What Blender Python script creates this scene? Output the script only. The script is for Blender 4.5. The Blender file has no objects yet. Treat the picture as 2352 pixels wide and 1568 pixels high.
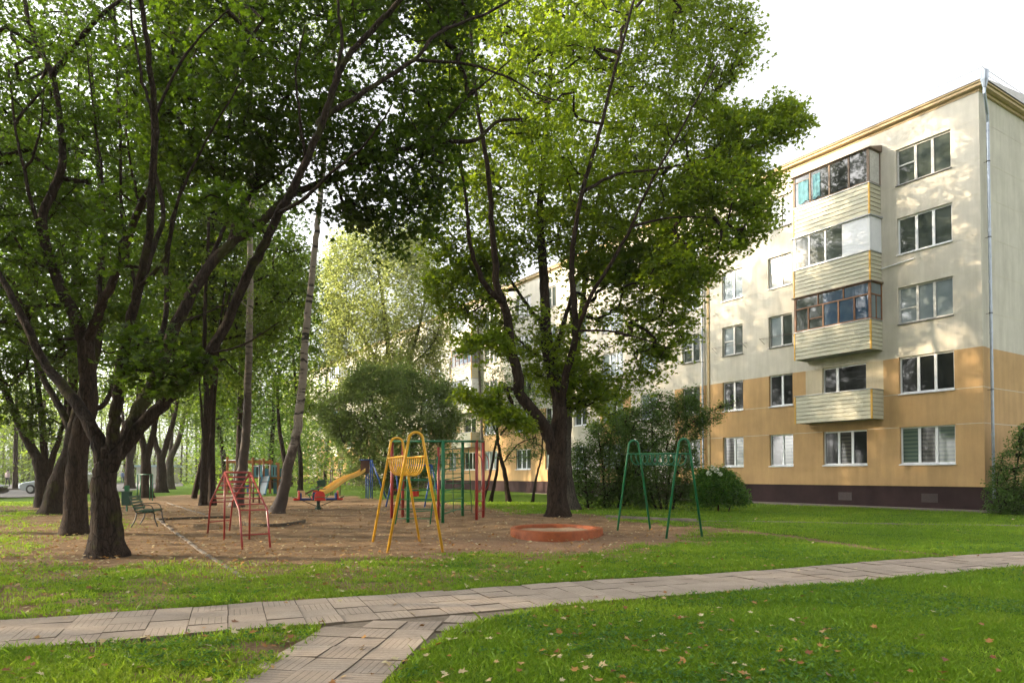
import bpy, math, random
import numpy as np
from mathutils import Vector, Matrix
R = math.radians
sc = bpy.context.scene
col = sc.collection
rng = np.random.default_rng(11)
random.seed(5)

# ------------------------------------------------------------------ camera
FD, CX, CY, PITCH, EYE = 1579.7, 1176.0, 1052.1, 0.0244, 1.6
cam = bpy.data.objects.new("camera", bpy.data.cameras.new("camera"))
col.objects.link(cam)
cam.location = (0, 0, EYE)
cam.rotation_euler = (R(90) + PITCH, 0, 0)
cam.data.sensor_fit = 'HORIZONTAL'
cam.data.sensor_width = 36.0
cam.data.lens = FD / 2352 * 36.0
cam.data.shift_y = (CY - 784.0) / 2352
cam.data.clip_start = 0.1
cam.data.clip_end = 2000
sc.camera = cam

# ------------------------------------------------------------------ light
SUN_EL, SUN_AZ = R(16), math.atan2(-0.95, 0.06)       # azimuth measured from +Y towards +X
sdir = Vector((math.sin(SUN_AZ) * math.cos(SUN_EL), math.cos(SUN_AZ) * math.cos(SUN_EL), math.sin(SUN_EL)))
w = bpy.data.worlds.new("World"); sc.world = w; w.use_nodes = True
wn, wl = w.node_tree.nodes, w.node_tree.links
bg = wn['Background']
sky = wn.new('ShaderNodeTexSky'); sky.sky_type = 'NISHITA'; sky.sun_disc = False
sky.sun_elevation = SUN_EL; sky.sun_rotation = SUN_AZ
sky.air_density = 1.0; sky.dust_density = 4.0; sky.ozone_density = 1.0
hs = wn.new('ShaderNodeHueSaturation'); hs.inputs['Saturation'].default_value = 0.1
wl.new(sky.outputs[0], hs.inputs['Color']); wl.new(hs.outputs[0], bg.inputs[0])
bg.inputs[1].default_value = 0.15
sl = bpy.data.lights.new("sun", 'SUN'); sl.energy = 3.0; sl.angle = R(0.6); sl.color = (1.0, 0.80, 0.55)
so = bpy.data.objects.new("sun", sl); col.objects.link(so)
so.rotation_euler = (-sdir).to_track_quat('-Z', 'Y').to_euler()
so.location = (-30, 0, 30)
sc.view_settings.view_transform = 'Standard'; sc.view_settings.look = 'None'
sc.view_settings.exposure = 2.05; sc.view_settings.gamma = 1.0
sc.cycles.max_bounces = 7; sc.cycles.transparent_max_bounces = 6
sc.cycles.diffuse_bounces = 4; sc.cycles.transmission_bounces = 4

# ------------------------------------------------------------------ helpers
def tag(o, label=None, cat=None, group=None, kind=None):
    if label: o['label'] = label
    if cat: o['category'] = cat
    if group: o['group'] = group
    if kind: o['kind'] = kind
    return o
def empty(name, loc=(0, 0, 0), rz=0):
    o = bpy.data.objects.new(name, None); col.objects.link(o)
    o.location = loc; o.rotation_euler = (0, 0, rz); o.empty_display_size = .3
    return o
def smooth(a, b, v):
    t = np.clip((v - a) / (b - a), 0, 1); return t * t * (3 - 2 * t)
def H(x, y):
    x = np.asarray(x, float); y = np.asarray(y, float)
    h = .27 * smooth(16, 25, y) + .13 * smooth(30, 70, y) + .15 * smooth(70, 130, y)
    h = h + .012 * np.sin(x * .9 + 1) * np.sin(y * .7) + .02 * np.sin(x * .31 + 2) * np.sin(y * .23 + 1) * smooth(8, 14, y)
    return h
cP, sP = math.cos(PITCH), math.sin(PITCH)
def ray(px, py):
    a = (px - CX) / FD; b = (CY - py) / FD
    return np.array([a, cP - b * sP, sP + b * cP])
def W(px, py, Y):
    r = ray(px, py); k = Y / r[1]
    return Vector((r[0] * k, Y, EYE + r[2] * k))
def G(px, py):
    r = ray(px, py); z = 0.0
    for _ in range(40):
        k = (z - EYE) / r[2]; z = .5 * z + .5 * float(H(r[0] * k, r[1] * k))
    return Vector((r[0] * k, r[1] * k, float(H(r[0] * k, r[1] * k))))
def gz(x, y): return float(H(x, y))

class MB:
    def __init__(s): s.v = []; s.f = []; s.m = []
    def add(s, vs, fs, mi=0):
        b = len(s.v); s.v += [tuple(p) for p in vs]
        for f in fs: s.f.append([i + b for i in f]); s.m.append(mi)
        return s
    def box(s, c, d, M=None, mi=0):
        x, y, z = [k / 2 for k in d]
        vs = [Vector((sx * x, sy * y, sz * z)) for sx in (-1, 1) for sy in (-1, 1) for sz in (-1, 1)]
        c = Vector(c)
        vs = [(M @ v + c) if M else (v + c) for v in vs]
        return s.add(vs, [(0, 1, 3, 2), (4, 6, 7, 5), (0, 4, 5, 1), (2, 3, 7, 6), (0, 2, 6, 4), (1, 5, 7, 3)], mi)
    def box2(s, a, b, mi=0):
        return s.box([(p + q) / 2 for p, q in zip(a, b)], [abs(q - p) for p, q in zip(a, b)], None, mi)
    def tube(s, pts, r, n=8, mi=0, cap=True, wob=0.0, flare=0.0):
        pts = [Vector(p) for p in pts]; k = len(pts)
        rs = r if hasattr(r, '__len__') else [r] * k
        t0 = (pts[1] - pts[0]).normalized()
        u = t0.orthogonal().normalized(); vs = []
        for i, p in enumerate(pts):
            t = (pts[min(i + 1, k - 1)] - pts[max(i - 1, 0)])
            t = t.normalized() if t.length > 1e-9 else t0
            u = (u - t * u.dot(t)).normalized(); v = t.cross(u)
            for j in range(n):
                a = 2 * math.pi * j / n
                q = rs[i]
                if wob: q *= 1 + wob * (math.sin(3 * a + i * .35 + 1) * .6 + math.sin(5 * a - i * .21) * .5 + .4 * math.sin(2 * a + i * .5))
                vs.append(p + u * math.cos(a) * q + v * math.sin(a) * q)
        fs = [(i * n + j, i * n + (j + 1) % n, (i + 1) * n + (j + 1) % n, (i + 1) * n + j) for i in range(k - 1) for j in range(n)]
        if cap: fs += [tuple(reversed(range(n))), tuple(range((k - 1) * n, k * n))]
        return s.add(vs, fs, mi)
    def prism(s, prof, a, b, fn, mi=0):
        n = len(prof); vs = [fn(p, q, a) for p, q in prof] + [fn(p, q, b) for p, q in prof]
        return s.add(vs, [tuple(range(n)), tuple(reversed(range(n, 2 * n)))] + [(i, i + n, (i + 1) % n + n, (i + 1) % n) for i in range(n)], mi)
    def build(s, name, mats, parent=None, sm=False, bev=0):
        me = bpy.data.meshes.new(name); me.from_pydata(s.v, [], s.f)
        mats = mats if isinstance(mats, (list, tuple)) else [mats]
        for m in mats: me.materials.append(m)
        if len(mats) > 1: me.polygons.foreach_set('material_index', s.m)
        if sm: me.polygons.foreach_set('use_smooth', [True] * len(me.polygons))
        import bmesh
        bm = bmesh.new(); bm.from_mesh(me); bmesh.ops.recalc_face_normals(bm, faces=bm.faces); bm.to_mesh(me); bm.free()
        o = bpy.data.objects.new(name, me); col.objects.link(o); o.parent = parent
        if bev:
            md = o.modifiers.new('b', 'BEVEL'); md.width = bev; md.segments = 2; md.limit_method = 'ANGLE'
        return o
def spline(pts, n=5):
    P = [Vector(p) for p in pts]; out = []
    for i in range(len(P) - 1):
        a = P[max(i - 1, 0)]; b = P[i]; c = P[i + 1]; d = P[min(i + 2, len(P) - 1)]
        for k in range(n):
            t = k / n
            out.append(.5 * ((2 * b) + (c - a) * t + (2 * a - 5 * b + 4 * c - d) * t * t + (3 * b - a - 3 * c + d) * t ** 3))
    out.append(P[-1]); return out

# ------------------------------------------------------------------ materials
def mat(name):
    m = bpy.data.materials.new(name); m.use_nodes = True
    nt = m.node_tree; b = nt.nodes['Principled BSDF']; return m, nt.nodes, nt.links, b
def noise(N, L, scale, detail=4, coord='Object', sc3=None, rough=.55):
    tc = N.new('ShaderNodeTexCoord'); mp = N.new('ShaderNodeMapping'); n = N.new('ShaderNodeTexNoise')
    L.new(tc.outputs[coord], mp.inputs[0]); L.new(mp.outputs[0], n.inputs[0])
    if sc3: mp.inputs['Scale'].default_value = sc3
    n.inputs['Scale'].default_value = scale; n.inputs['Detail'].default_value = detail; n.inputs['Roughness'].default_value = rough
    return n
def ramp(N, L, src, stops):
    r = N.new('ShaderNodeValToRGB'); L.new(src, r.inputs[0])
    e = r.color_ramp.elements
    while len(e) < len(stops): e.new(.5)
    for k, (p, c) in zip(e, stops): k.position = p; k.color = (*c, 1) if len(c) == 3 else c
    return r
def mixc(N, L, f, a, b, mode='MIX'):
    m = N.new('ShaderNodeMix'); m.data_type = 'RGBA'; m.blend_type = mode
    for i, x in ((0, f), (6, a), (7, b)):
        if isinstance(x, (int, float)): m.inputs[i].default_value = x
        elif isinstance(x, tuple): m.inputs[i].default_value = (*x, 1)
        else: L.new(x, m.inputs[i])
    return m.outputs[2]
def bump(N, L, b, src, st, dist=.02):
    k = N.new('ShaderNodeBump'); k.inputs['Strength'].default_value = st; k.inputs['Distance'].default_value = dist
    L.new(src, k.inputs['Height']); L.new(k.outputs[0], b.inputs['Normal'])
def paint(name, c, rough=.5, var=.12, metal=0, scale=6, bmp=.1, spec=.5):
    m, N, L, b = mat(name); n = noise(N, L, scale, 5)
    dk = tuple(k * (1 - var) for k in c); lt = tuple(min(1, k * (1 + var)) for k in c)
    r = ramp(N, L, n.outputs[0], [(.3, dk), (.7, lt)]); L.new(r.outputs[0], b.inputs['Base Color'])
    b.inputs['Roughness'].default_value = rough; b.inputs['Metallic'].default_value = metal
    b.inputs['Specular IOR Level'].default_value = spec
    if bmp: bump(N, L, b, n.outputs[0], bmp, .01)
    return m
def worn(name, c, rust=(.06, .03, .018), amt=.62, rough=.4):
    m, N, L, b = mat(name); n = noise(N, L, 9, 6, rough=.7); n2 = noise(N, L, 2.5, 3)
    r = ramp(N, L, n.outputs[0], [(amt, (0, 0, 0)), (amt + .05, (1, 1, 1))])
    r2 = ramp(N, L, n2.outputs[0], [(.3, tuple(k * .8 for k in c)), (.7, tuple(min(1, k * 1.15) for k in c))])
    L.new(mixc(N, L, r.outputs[0], r2.outputs[0], rust), b.inputs['Base Color'])
    b.inputs['Roughness'].default_value = rough; bump(N, L, b, n.outputs[0], .15, .004)
    return m
def leafmat(name, c1, c2, c3, tr, trw=.45, rough=.5):
    m, N, L, b = mat(name)
    at = N.new('ShaderNodeAttribute'); at.attribute_name = 'rnd'
    r = ramp(N, L, at.outputs['Fac'], [(0, c1), (.5, c2), (.9, c3), (1, c3)])
    L.new(r.outputs[0], b.inputs['Base Color']); b.inputs['Roughness'].default_value = rough
    b.inputs['Specular IOR Level'].default_value = .35
    t = N.new('ShaderNodeBsdfTranslucent'); mx = N.new('ShaderNodeMixShader')
    L.new(mixc(N, L, .65, r.outputs[0], tr), t.inputs[0])
    mx.inputs[0].default_value = trw
    L.new(b.outputs[0], mx.inputs[1]); L.new(t.outputs[0], mx.inputs[2])
    L.new(mx.outputs[0], N['Material Output'].inputs[0])
    return m
def barkmat(name, c1, c2, scale=9, moss=None):
    m, N, L, b = mat(name); n = noise(N, L, scale, 7, sc3=(1, 1, .18), rough=.65)
    tc = N.new('ShaderNodeTexCoord'); mp = N.new('ShaderNodeMapping'); v = N.new('ShaderNodeTexVoronoi')
    mp.inputs['Scale'].default_value = (1, 1, .16); v.inputs['Scale'].default_value = scale * 2.2; v.feature = 'DISTANCE_TO_EDGE'
    L.new(tc.outputs['Object'], mp.inputs[0]); L.new(mp.outputs[0], v.inputs[0])
    r = ramp(N, L, n.outputs[0], [(.3, c1), (.72, c2)])
    rv = ramp(N, L, v.outputs[0], [(0, (.35, .35, .35)), (.12, (1, 1, 1))])
    c = mixc(N, L, 1.0, r.outputs[0], rv.outputs[0], 'MULTIPLY')
    if moss:
        n2 = noise(N, L, 1.7, 4); r2 = ramp(N, L, n2.outputs[0], [(.56, (0, 0, 0)), (.66, (.8, .8, .8))])
        c = mixc(N, L, r2.outputs[0], c, moss)
    L.new(c, b.inputs['Base Color']); b.inputs['Roughness'].default_value = .95; b.inputs['Specular IOR Level'].default_value = .15
    ad = N.new('ShaderNodeMath'); L.new(n.outputs[0], ad.inputs[0]); L.new(rv.outputs[0], ad.inputs[1])
    bump(N, L, b, ad.outputs[0], .8, .03)
    return m
M = {}
M['leaf'] = leafmat('maple_leaf', (.011, .026, .003), (.022, .046, .005), (.055, .076, .007), (.15, .27, .008), .5)  # colour darkened to suggest the shaded left canopy
M['leafm'] = leafmat('maple_leaf_light', (.035, .085, .005), (.075, .145, .008), (.15, .20, .012), (.42, .56, .02), .55)  # colour brightened as if sunlit, offsetting the shade on the middle crown
M['leaff'] = leafmat('forest_leaf', (.02, .06, .008), (.045, .10, .012), (.10, .16, .02), (.40, .55, .04), .5)
M['leafb'] = leafmat('birch_leaf', (.12, .17, .045), (.20, .25, .06), (.32, .34, .09), (.75, .82, .25), .5)
M['leafs'] = leafmat('shrub_leaf', (.025, .07, .012), (.055, .115, .02), (.10, .15, .03), (.22, .4, .05), .4)
M['leafg'] = leafmat('willow_leaf', (.075, .13, .035), (.13, .19, .05), (.20, .24, .07), (.36, .52, .12), .45)
M['leafh'] = leafmat('hydrangea_leaf', (.02, .08, .01), (.04, .13, .014), (.12, .22, .02), (.2, .4, .03), .35)
M['grass'] = leafmat('grass_blade', (.055, .13, .008), (.13, .24, .013), (.26, .31, .03), (.36, .58, .02), .4, .6)
M['bark'] = barkmat('maple_bark', (.016, .010, .007), (.062, .042, .029), 9)
M['barkm'] = barkmat('mossy_bark', (.014, .009, .007), (.056, .039, .028), 9, (.045, .045, .012))
M['barkg'] = barkmat('grey_bark', (.05, .04, .032), (.15, .125, .1), 11)
def birchmat(nm='birch_bark', lo=5.2, hi=6.4):
    m, N, L, b = mat(nm); n = noise(N, L, 1.6, 3, sc3=(.9, .9, 4.2), rough=.6)
    r = ramp(N, L, n.outputs[0], [(.0, (.02, .015, .012)), (.405, (.03, .022, .018)), (.43, (.24, .20, .165)), (1, (.34, .295, .25))])
    tc = N.new('ShaderNodeTexCoord'); sp = N.new('ShaderNodeSeparateXYZ'); L.new(tc.outputs['Object'], sp.inputs[0])
    n2 = noise(N, L, 3.0, 5, sc3=(1, 1, .6), rough=.7)
    ma = N.new('ShaderNodeMath'); ma.operation = 'MULTIPLY_ADD'; L.new(n2.outputs[0], ma.inputs[0]); ma.inputs[1].default_value = 6.0; L.new(sp.outputs[2], ma.inputs[2])
    mr = N.new('ShaderNodeMapRange'); L.new(ma.outputs[0], mr.inputs[0]); mr.inputs[1].default_value = lo; mr.inputs[2].default_value = hi
    dark = ramp(N, L, n2.outputs[0], [(.3, (.03, .02, .015)), (.7, (.09, .065, .05))])
    L.new(mixc(N, L, mr.outputs[0], dark.outputs[0], r.outputs[0]), b.inputs['Base Color'])
    b.inputs['Roughness'].default_value = .8; bump(N, L, b, n.outputs[0], .5, .02)
    return m
M['birch'] = birchmat(); M['birchd'] = birchmat('dark_birch_bark', 7.5, 12.5)
def plaster(name, c, joint=True, stain=.5, mott=.1):
    m, N, L, b = mat(name)
    n = noise(N, L, .9, 7, rough=.62); n2 = noise(N, L, 4, 5, sc3=(1, 1, .12), rough=.6); n3 = noise(N, L, 60, 3)
    r = ramp(N, L, n.outputs[0], [(.25, tuple(k * (1 - mott * 1.6) for k in c)), (.75, tuple(min(1, k * (1 + mott)) for k in c))])
    r2 = ramp(N, L, n2.outputs[0], [(.35, (1 - .35 * stain, 1 - .36 * stain, 1 - .4 * stain)), (.62, (1, 1, 1))])
    L.new(mixc(N, L, .45, r.outputs[0], r2.outputs[0], 'MULTIPLY'), b.inputs['Base Color'])
    b.inputs['Roughness'].default_value = .92; b.inputs['Specular IOR Level'].default_value = .2
    bump(N, L, b, n3.outputs[0], .25, .01)
    return m
M['beige'] = plaster('beige_render', (.59, .555, .475), stain=.8)
M['cream'] = plaster('cream_render', (.60, .52, .37), stain=.9)
M['orange'] = plaster('orange_render', (.52, .335, .16), stain=.8)
M['plinth'] = plaster('plinth_render', (.045, .026, .026), stain=.8, mott=.3)
M['jointpale'] = paint('joint_filler', (.56, .52, .42), .9)
M['concrete'] = paint('concrete', (.19, .16, .13), .95, .25, scale=3, bmp=.4)
M['soffit'] = paint('balcony_soffit', (.27, .28, .27), .9, .25)
M['pvc'] = paint('white_window_frame', (.72, .74, .76), .35, .04, bmp=0)
M['oldwood'] = paint('old_painted_wood_frame', (.5, .5, .48), .6, .18, scale=14)
M['sill'] = paint('white_sill', (.7, .72, .75), .4, .06, bmp=0)
M['greysill'] = paint('grey_sill', (.16, .16, .16), .6, .15)
M['brownwood'] = paint('brown_wood', (.20, .085, .03), .55, .25, scale=12)
M['greywood'] = paint('grey_brown_wood', (.17, .12, .085), .7, .25, scale=12)
M['siding'] = paint('balcony_siding', (.49, .475, .36), .55, .05, bmp=0)
M['sidingline'] = paint('siding_shadow_gap', (.17, .14, .08), .8)
M['yellowtrim'] = paint('yellow_corner_trim', (.62, .36, .05), .5, .05, bmp=0)
M['cap'] = paint('metal_capping', (.36, .38, .40), .4, .1, .3)
M['pipe'] = paint('galvanised_pipe', (.34, .38, .43), .38, .12, .6, scale=5)
M['roofm'] = paint('roof_sheet', (.42, .40, .38), .5, .12, .2)
M['fascia'] = paint('ochre_fascia', (.50, .37, .20), .7, .12)
M['grille'] = paint('vent_grille', (.06, .04, .038), .6)
M['white'] = paint('white_panel', (.74, .76, .80), .4, .03, bmp=0)
def glass(name, c, rough=.04, spec=.28, stripes=0, c2=None):
    m, N, L, b = mat(name)
    if stripes:
        tc = N.new('ShaderNodeTexCoord'); wv = N.new('ShaderNodeTexWave'); wv.bands_direction = 'Z'
        L.new(tc.outputs['Object'], wv.inputs[0]); wv.inputs['Scale'].default_value = stripes; wv.inputs['Distortion'].default_value = .3
        r = ramp(N, L, wv.outputs[0], [(.35, c), (.6, c2)]); L.new(r.outputs[0], b.inputs['Base Color'])
    else:
        n = noise(N, L, 1.6, 4); r = ramp(N, L, n.outputs[0], [(.35, c), (.65, c2 or tuple(k * 1.6 for k in c))])
        L.new(r.outputs[0], b.inputs['Base Color'])
    b.inputs['Roughness'].default_value = rough; b.inputs['Specular IOR Level'].default_value = spec
    return m
M['gdark'] = glass('dark_pane', (.012, .014, .013)); M['ggreen'] = glass('greenish_pane', (.03, .04, .033), c2=(.07, .085, .075))
M['gcurt'] = glass('curtained_pane', (.15, .19, .205), c2=(.2, .24, .255)); M['gblind'] = glass('blind_pane', (.035, .035, .032), stripes=2.0, c2=(.075, .075, .062))
M['gblindg'] = glass('green_blind_pane', (.06, .09, .075), stripes=2.0, c2=(.12, .155, .12)); M['gblue'] = glass('blue_pane', (.03, .06, .11), c2=(.06, .1, .15))
M['asphalt'] = paint('asphalt', (.06, .06, .065), .9, .2, scale=8, bmp=.3)
M['yellow'] = worn('yellow_tube', (.68, .36, .02), amt=.66); M['green'] = worn('green_tube', (.008, .135, .05), amt=.7)
M['red'] = worn('red_tube', (.30, .035, .03), amt=.68); M['brownred'] = worn('brown_tube', (.07, .02, .018), amt=.7)
M['bluep'] = worn('blue_tube', (.02, .09, .34), amt=.7); M['ltblue'] = paint('light_blue_board', (.13, .34, .43), .5)
M['dkblue'] = paint('teal_board', (.02, .16, .26), .5); M['orpost'] = paint('orange_timber', (.33, .11, .025), .6, .2)
M['redpl'] = paint('red_plastic', (.62, .03, .015), .35, .06, bmp=0); M['bluepl'] = paint('blue_plastic', (.012, .035, .20), .3, .1, bmp=0)
M['steel'] = paint('steel_sheet', (.55, .58, .62), .3, .05, .5); M['slidey'] = paint('slide_yellow', (.72, .46, .12), .45, .1)
M['brownb'] = paint('brown_board', (.075, .035, .028), .7); M['greenb'] = paint('green_board', (.006, .055, .03), .55)
M['beigeb'] = paint('beige_board', (.55, .38, .22), .6); M['dkmetal'] = paint('dark_metal', (.02, .02, .018), .5, .1)
M['sandbox'] = paint('terracotta_rim', (.27, .065, .014), .7, .22, scale=7, bmp=.3)
M['sand'] = paint('sand', (.30, .20, .12), .98, .3, scale=14, bmp=1)
M['galv'] = paint('lamp_pole_paint', (.22, .19, .16), .5, .15, .3)
M['hut'] = paint('hut_wall', (.42, .43, .36), .8); M['hutroof'] = paint('hut_roof', (.30, .42, .48), .6)
M['carsilver'] = paint('car_silver', (.42, .46, .50), .25, .03, .6, bmp=0); M['carbrown'] = paint('car_brown', (.10, .045, .03), .25, .05, .5, bmp=0)
M['carblack'] = paint('car_black', (.02, .02, .022), .25, .05, .4, bmp=0); M['tyre'] = paint('tyre', (.012, .012, .012), .85)
M['rim'] = paint('rim', (.35, .36, .37), .35, .05, .8); M['lens'] = paint('headlight', (.6, .62, .62), .15, .02, bmp=0)
M['skin'] = paint('skin', (.45, .26, .19), .6); M['pink'] = paint('pink_jacket', (.6, .45, .46), .8); M['denim'] = paint('denim', (.07, .10, .2), .9)
M['dkcloth'] = paint('dark_trousers', (.03, .03, .04), .9); M['hair'] = paint('hair', (.03, .018, .012), .7); M['blcloth'] = paint('blue_shirt', (.10, .14, .30), .9)
M['laundry'] = paint('turquoise_laundry', (.07, .19, .23), .8, .3, scale=4); M['flower'] = paint('white_flower', (.7, .72, .6), .7)
M['metalrack'] = paint('rusty_rack', (.09, .06, .045), .7)

# ------------------------------------------------------------------ ground masks
def in_poly(poly, x, y):
    x = np.asarray(x); y = np.asarray(y); r = np.zeros(x.shape, bool); n = len(poly)
    for i in range(n):
        x1, y1 = poly[i][:2]; x2, y2 = poly[(i + 1) % n][:2]
        if y1 == y2: continue
        c = ((y1 > y) != (y2 > y)) & (x < (x2 - x1) * (y - y1) / (y2 - y1) + x1)
        r ^= c
    return r
def seg_dist(P, x, y, closed=True):
    d = np.full(np.shape(x), 1e9); n = len(P)
    for i in range(n if closed else n - 1):
        ax, ay = P[i][:2]; bx, by = P[(i + 1) % n][:2]
        vx, vy = bx - ax, by - ay; L2 = vx * vx + vy * vy + 1e-12
        t = np.clip(((x - ax) * vx + (y - ay) * vy) / L2, 0, 1)
        d = np.minimum(d, np.hypot(x - ax - t * vx, y - ay - t * vy))
    return d
def sdf(P, x, y):
    d = seg_dist(P, x, y); return np.where(in_poly(P, x, y), -d, d)
_ph = rng.uniform(0, 6.28, (24, 3)); _dr = rng.normal(size=(24, 3))
_dr /= np.linalg.norm(_dr, axis=1)[:, None]
def fnoise(x, y, z=0, s=1.0, octs=4):
    o = 0; a = 1.0; f = s
    for k in range(octs):
        for j in range(3):
            i = (k * 3 + j) % 24; dx, dy, dz = _dr[i]
            o = o + a * np.sin(f * (x * dx * 1.7 + y * dy * 1.7 + z * dz * 1.7) + _ph[i, 0] + 1.3 * np.sin(f * .6 * (y * dx - x * dy + z * .7) + _ph[i, 1]))
        a *= .6; f *= 2.1
    return o / 4.2
GP = lambda L: [tuple(G(*p))[:2] for p in L]
DIRT = GP([(255, 1165), (330, 1142), (440, 1134), (640, 1142), (760, 1138), (850, 1146), (905, 1150), (1000, 1152), (1120, 1165), (1180, 1180), (1255, 1186), (1330, 1186), (1400, 1192), (1500, 1203), (1620, 1213), (1560, 1240), (1440, 1256), (1340, 1274), (1200, 1276), (1050, 1268), (860, 1282), (700, 1296), (560, 1300), (430, 1290), (330, 1292), (230, 1300), (120, 1280), (60, 1245), (200, 1230), (300, 1215)])
DIRT2 = GP([(0, 1160), (150, 1150), (330, 1140), (500, 1150), (560, 1300), (600, 1330), (420, 1360), (200, 1330), (0, 1330), (-500, 1300), (-500, 1160)])
TRAIL = GP([(1540, 1210), (1640, 1214), (1720, 1221), (1800, 1230), (1900, 1243), (2000, 1258), (2150, 1274)])
PA = R(22.4); PD = np.array([math.cos(PA), math.sin(PA)]); PN = np.array([-PD[1], PD[0]]); P0 = np.array([-5.17, 6.94]); PW = .78
def path_d(x, y):
    u = (x - P0[0]) * PD[0] + (y - P0[1]) * PD[1]; v = (x - P0[0]) * PN[0] + (y - P0[1]) * PN[1]
    d1 = np.abs(v) - PW
    BR = [(-2.02, 7.35), (-1.9, 6.6), (-2.02, 5.3), (-2.2, 2.5), (-2.4, -6), (-1.3, -6), (-1.12, 2.5), (-.97, 5.3), (-.85, 6.3), (-.62, 7.1), (-.2, 7.75), (.6, 8.6), (-1.5, 8.2)]
    return d1, sdf(BR, x, y)
def masks(x, y):
    n = fnoise(x, y, 0, 1.3); n2 = fnoise(x + 40, y, 0, 4.0)
    d = sdf(DIRT, x, y) + .45 * n + .4 * n2
    m = 1 - smooth(-.45, .35, d)
    d2 = sdf(DIRT2, x, y) + .5 * n
    m2 = (1 - smooth(-1.2, .6, d2)) * smooth(-.55, .35, n2 * .7 + n * .6 + .12)
    edge = (1 - smooth(.2, 3.0, d - .4 * n)) * smooth(-.55, .75, n2 + .5 * n + .1)
    m2 = np.maximum(m2, edge * .95)
    lf = 1 - smooth(-2.5, 3.5, x - .12 * (y - 10))
    n5 = fnoise(x + 9, y - 4, 2, 2.6); n6 = fnoise(x, y, 8, 9.0)
    thin = lf * smooth(-.35, .5, n5 * .6 + n * .45 + n6 * .35 + .16 + .18 * smooth(7, 12, y))
    m2 = np.maximum(m2, thin * .88 * (1 - smooth(19, 24, y)))
    t = seg_dist(TRAIL, x, y, False) + .12 * n2
    m3 = 1 - smooth(.12, .42, t)
    # bare feet of the trees
    m4 = 0
    for (tx, ty, tr) in TREEFEET:
        m4 = np.maximum(m4, 1 - smooth(tr * .7, tr * 1.6, np.hypot(x - tx, y - ty) + .25 * n2))
    p1, p2 = path_d(x, y); m5 = .6 * (1 - smooth(-.05, .12, np.minimum(p1, p2) + .05 * n2))
    return np.clip(np.maximum.reduce([m, m2 * .9, m3 * .9, m4, m5]), 0, 1), np.clip(m3, 0, 1)
TREEFEET = [(*tuple(G(x, y))[:2], r) for x, y, r in [(245, 1275, 1.1), (172, 1222, 1.0), (123, 1188, 1.0), (100, 1166, 1.2), (545, 1168, .8), (638, 1195, .5), (1282, 1187, 1.5)]]

def ground_mat():
    m, N, L, b = mat('lawn_and_earth')
    at = N.new('ShaderNodeAttribute'); at.attribute_name = 'dirt'
    n = noise(N, L, 2.2, 6); n2 = noise(N, L, 26, 5, rough=.7); n3 = noise(N, L, 110, 3)
    ad = N.new('ShaderNodeMath'); ad.operation = 'MULTIPLY_ADD'; L.new(n2.outputs[0], ad.inputs[0]); ad.inputs[1].default_value = .55; L.new(at.outputs['Fac'], ad.inputs[2])
    f = N.new('ShaderNodeMapRange'); L.new(ad.outputs[0], f.inputs[0]); f.inputs[1].default_value = .62; f.inputs[2].default_value = .9
    lawn = ramp(N, L, n2.outputs[0], [(.25, (.04, .09, .010)), (.5, (.08, .16, .012)), (.75, (.14, .21, .02))])
    lawn2 = ramp(N, L, n.outputs[0], [(.35, (.75, .85, .7)), (.65, (1.25, 1.1, 1.0))])
    lw = mixc(N, L, 1.0, lawn.outputs[0], lawn2.outputs[0], 'MULTIPLY')
    e1 = ramp(N, L, n.outputs[0], [(.3, (.19, .122, .07)), (.7, (.38, .265, .16))])
    e2 = ramp(N, L, n2.outputs[0], [(.3, (.6, .58, .55)), (.55, (1, 1, 1)), (.8, (1.3, 1.25, 1.2))])
    e = mixc(N, L, 1.0, e1.outputs[0], e2.outputs[0], 'MULTIPLY')
    at2 = N.new('ShaderNodeAttribute'); at2.attribute_name = 'sandy'
    e3 = mixc(N, L, at2.outputs['Fac'], e, mixc(N, L, 1.0, (.36, .23, .15), e2.outputs[0], 'MULTIPLY'))
    L.new(mixc(N, L, f.outputs[0], lw, e3), b.inputs['Base Color'])
    b.inputs['Roughness'].default_value = 1; b.inputs['Specular IOR Level'].default_value = .1
    ad2 = N.new('ShaderNodeMath'); L.new(n2.outputs[0], ad2.inputs[0]); L.new(n3.outputs[0], ad2.inputs[1])
    bump(N, L, b, ad2.outputs[0], .9, .04)
    return m
def axis(a, b, step, lo, hi, g=1.25):
    c = list(np.arange(a, b + 1e-6, step)); s = step
    while c[-1] < hi: s *= g; c.append(min(hi, c[-1] + s))
    s = step
    while c[0] > lo: s *= g; c.insert(0, max(lo, c[0] - s))
    return np.array(c)
xs = axis(-11, 13, .14, -400, 400); ys = axis(3.5, 30, .14, -60, 600)
XX, YY = np.meshgrid(xs, ys); ZZ = H(XX, YY)
dm, rd = masks(XX, YY)
ZZ = ZZ + .012 * fnoise(XX, YY, 0, 5) * (YY < 40) - .02 * dm * (YY < 35)
pp1, pp2 = path_d(XX, YY)
ZZ = ZZ - .03 * (np.minimum(pp1, pp2) < .03)
nx, ny = len(xs), len(ys)
me = bpy.data.meshes.new('ground')
V = np.stack([XX, YY, ZZ], -1).reshape(-1, 3)
idx = np.arange(nx * ny).reshape(ny, nx)
F = np.stack([idx[:-1, :-1], idx[:-1, 1:], idx[1:, 1:], idx[1:, :-1]], -1).reshape(-1, 4)
def mesh_from(me, V, F):
    k = F.shape[1]
    me.vertices.add(len(V)); me.vertices.foreach_set('co', V.astype(np.float32).ravel())
    me.loops.add(F.size); me.loops.foreach_set('vertex_index', F.astype(np.int32).ravel())
    me.polygons.add(len(F)); me.polygons.foreach_set('loop_start', np.arange(0, F.size, k, dtype=np.int32))
    me.update(calc_edges=True)
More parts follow.
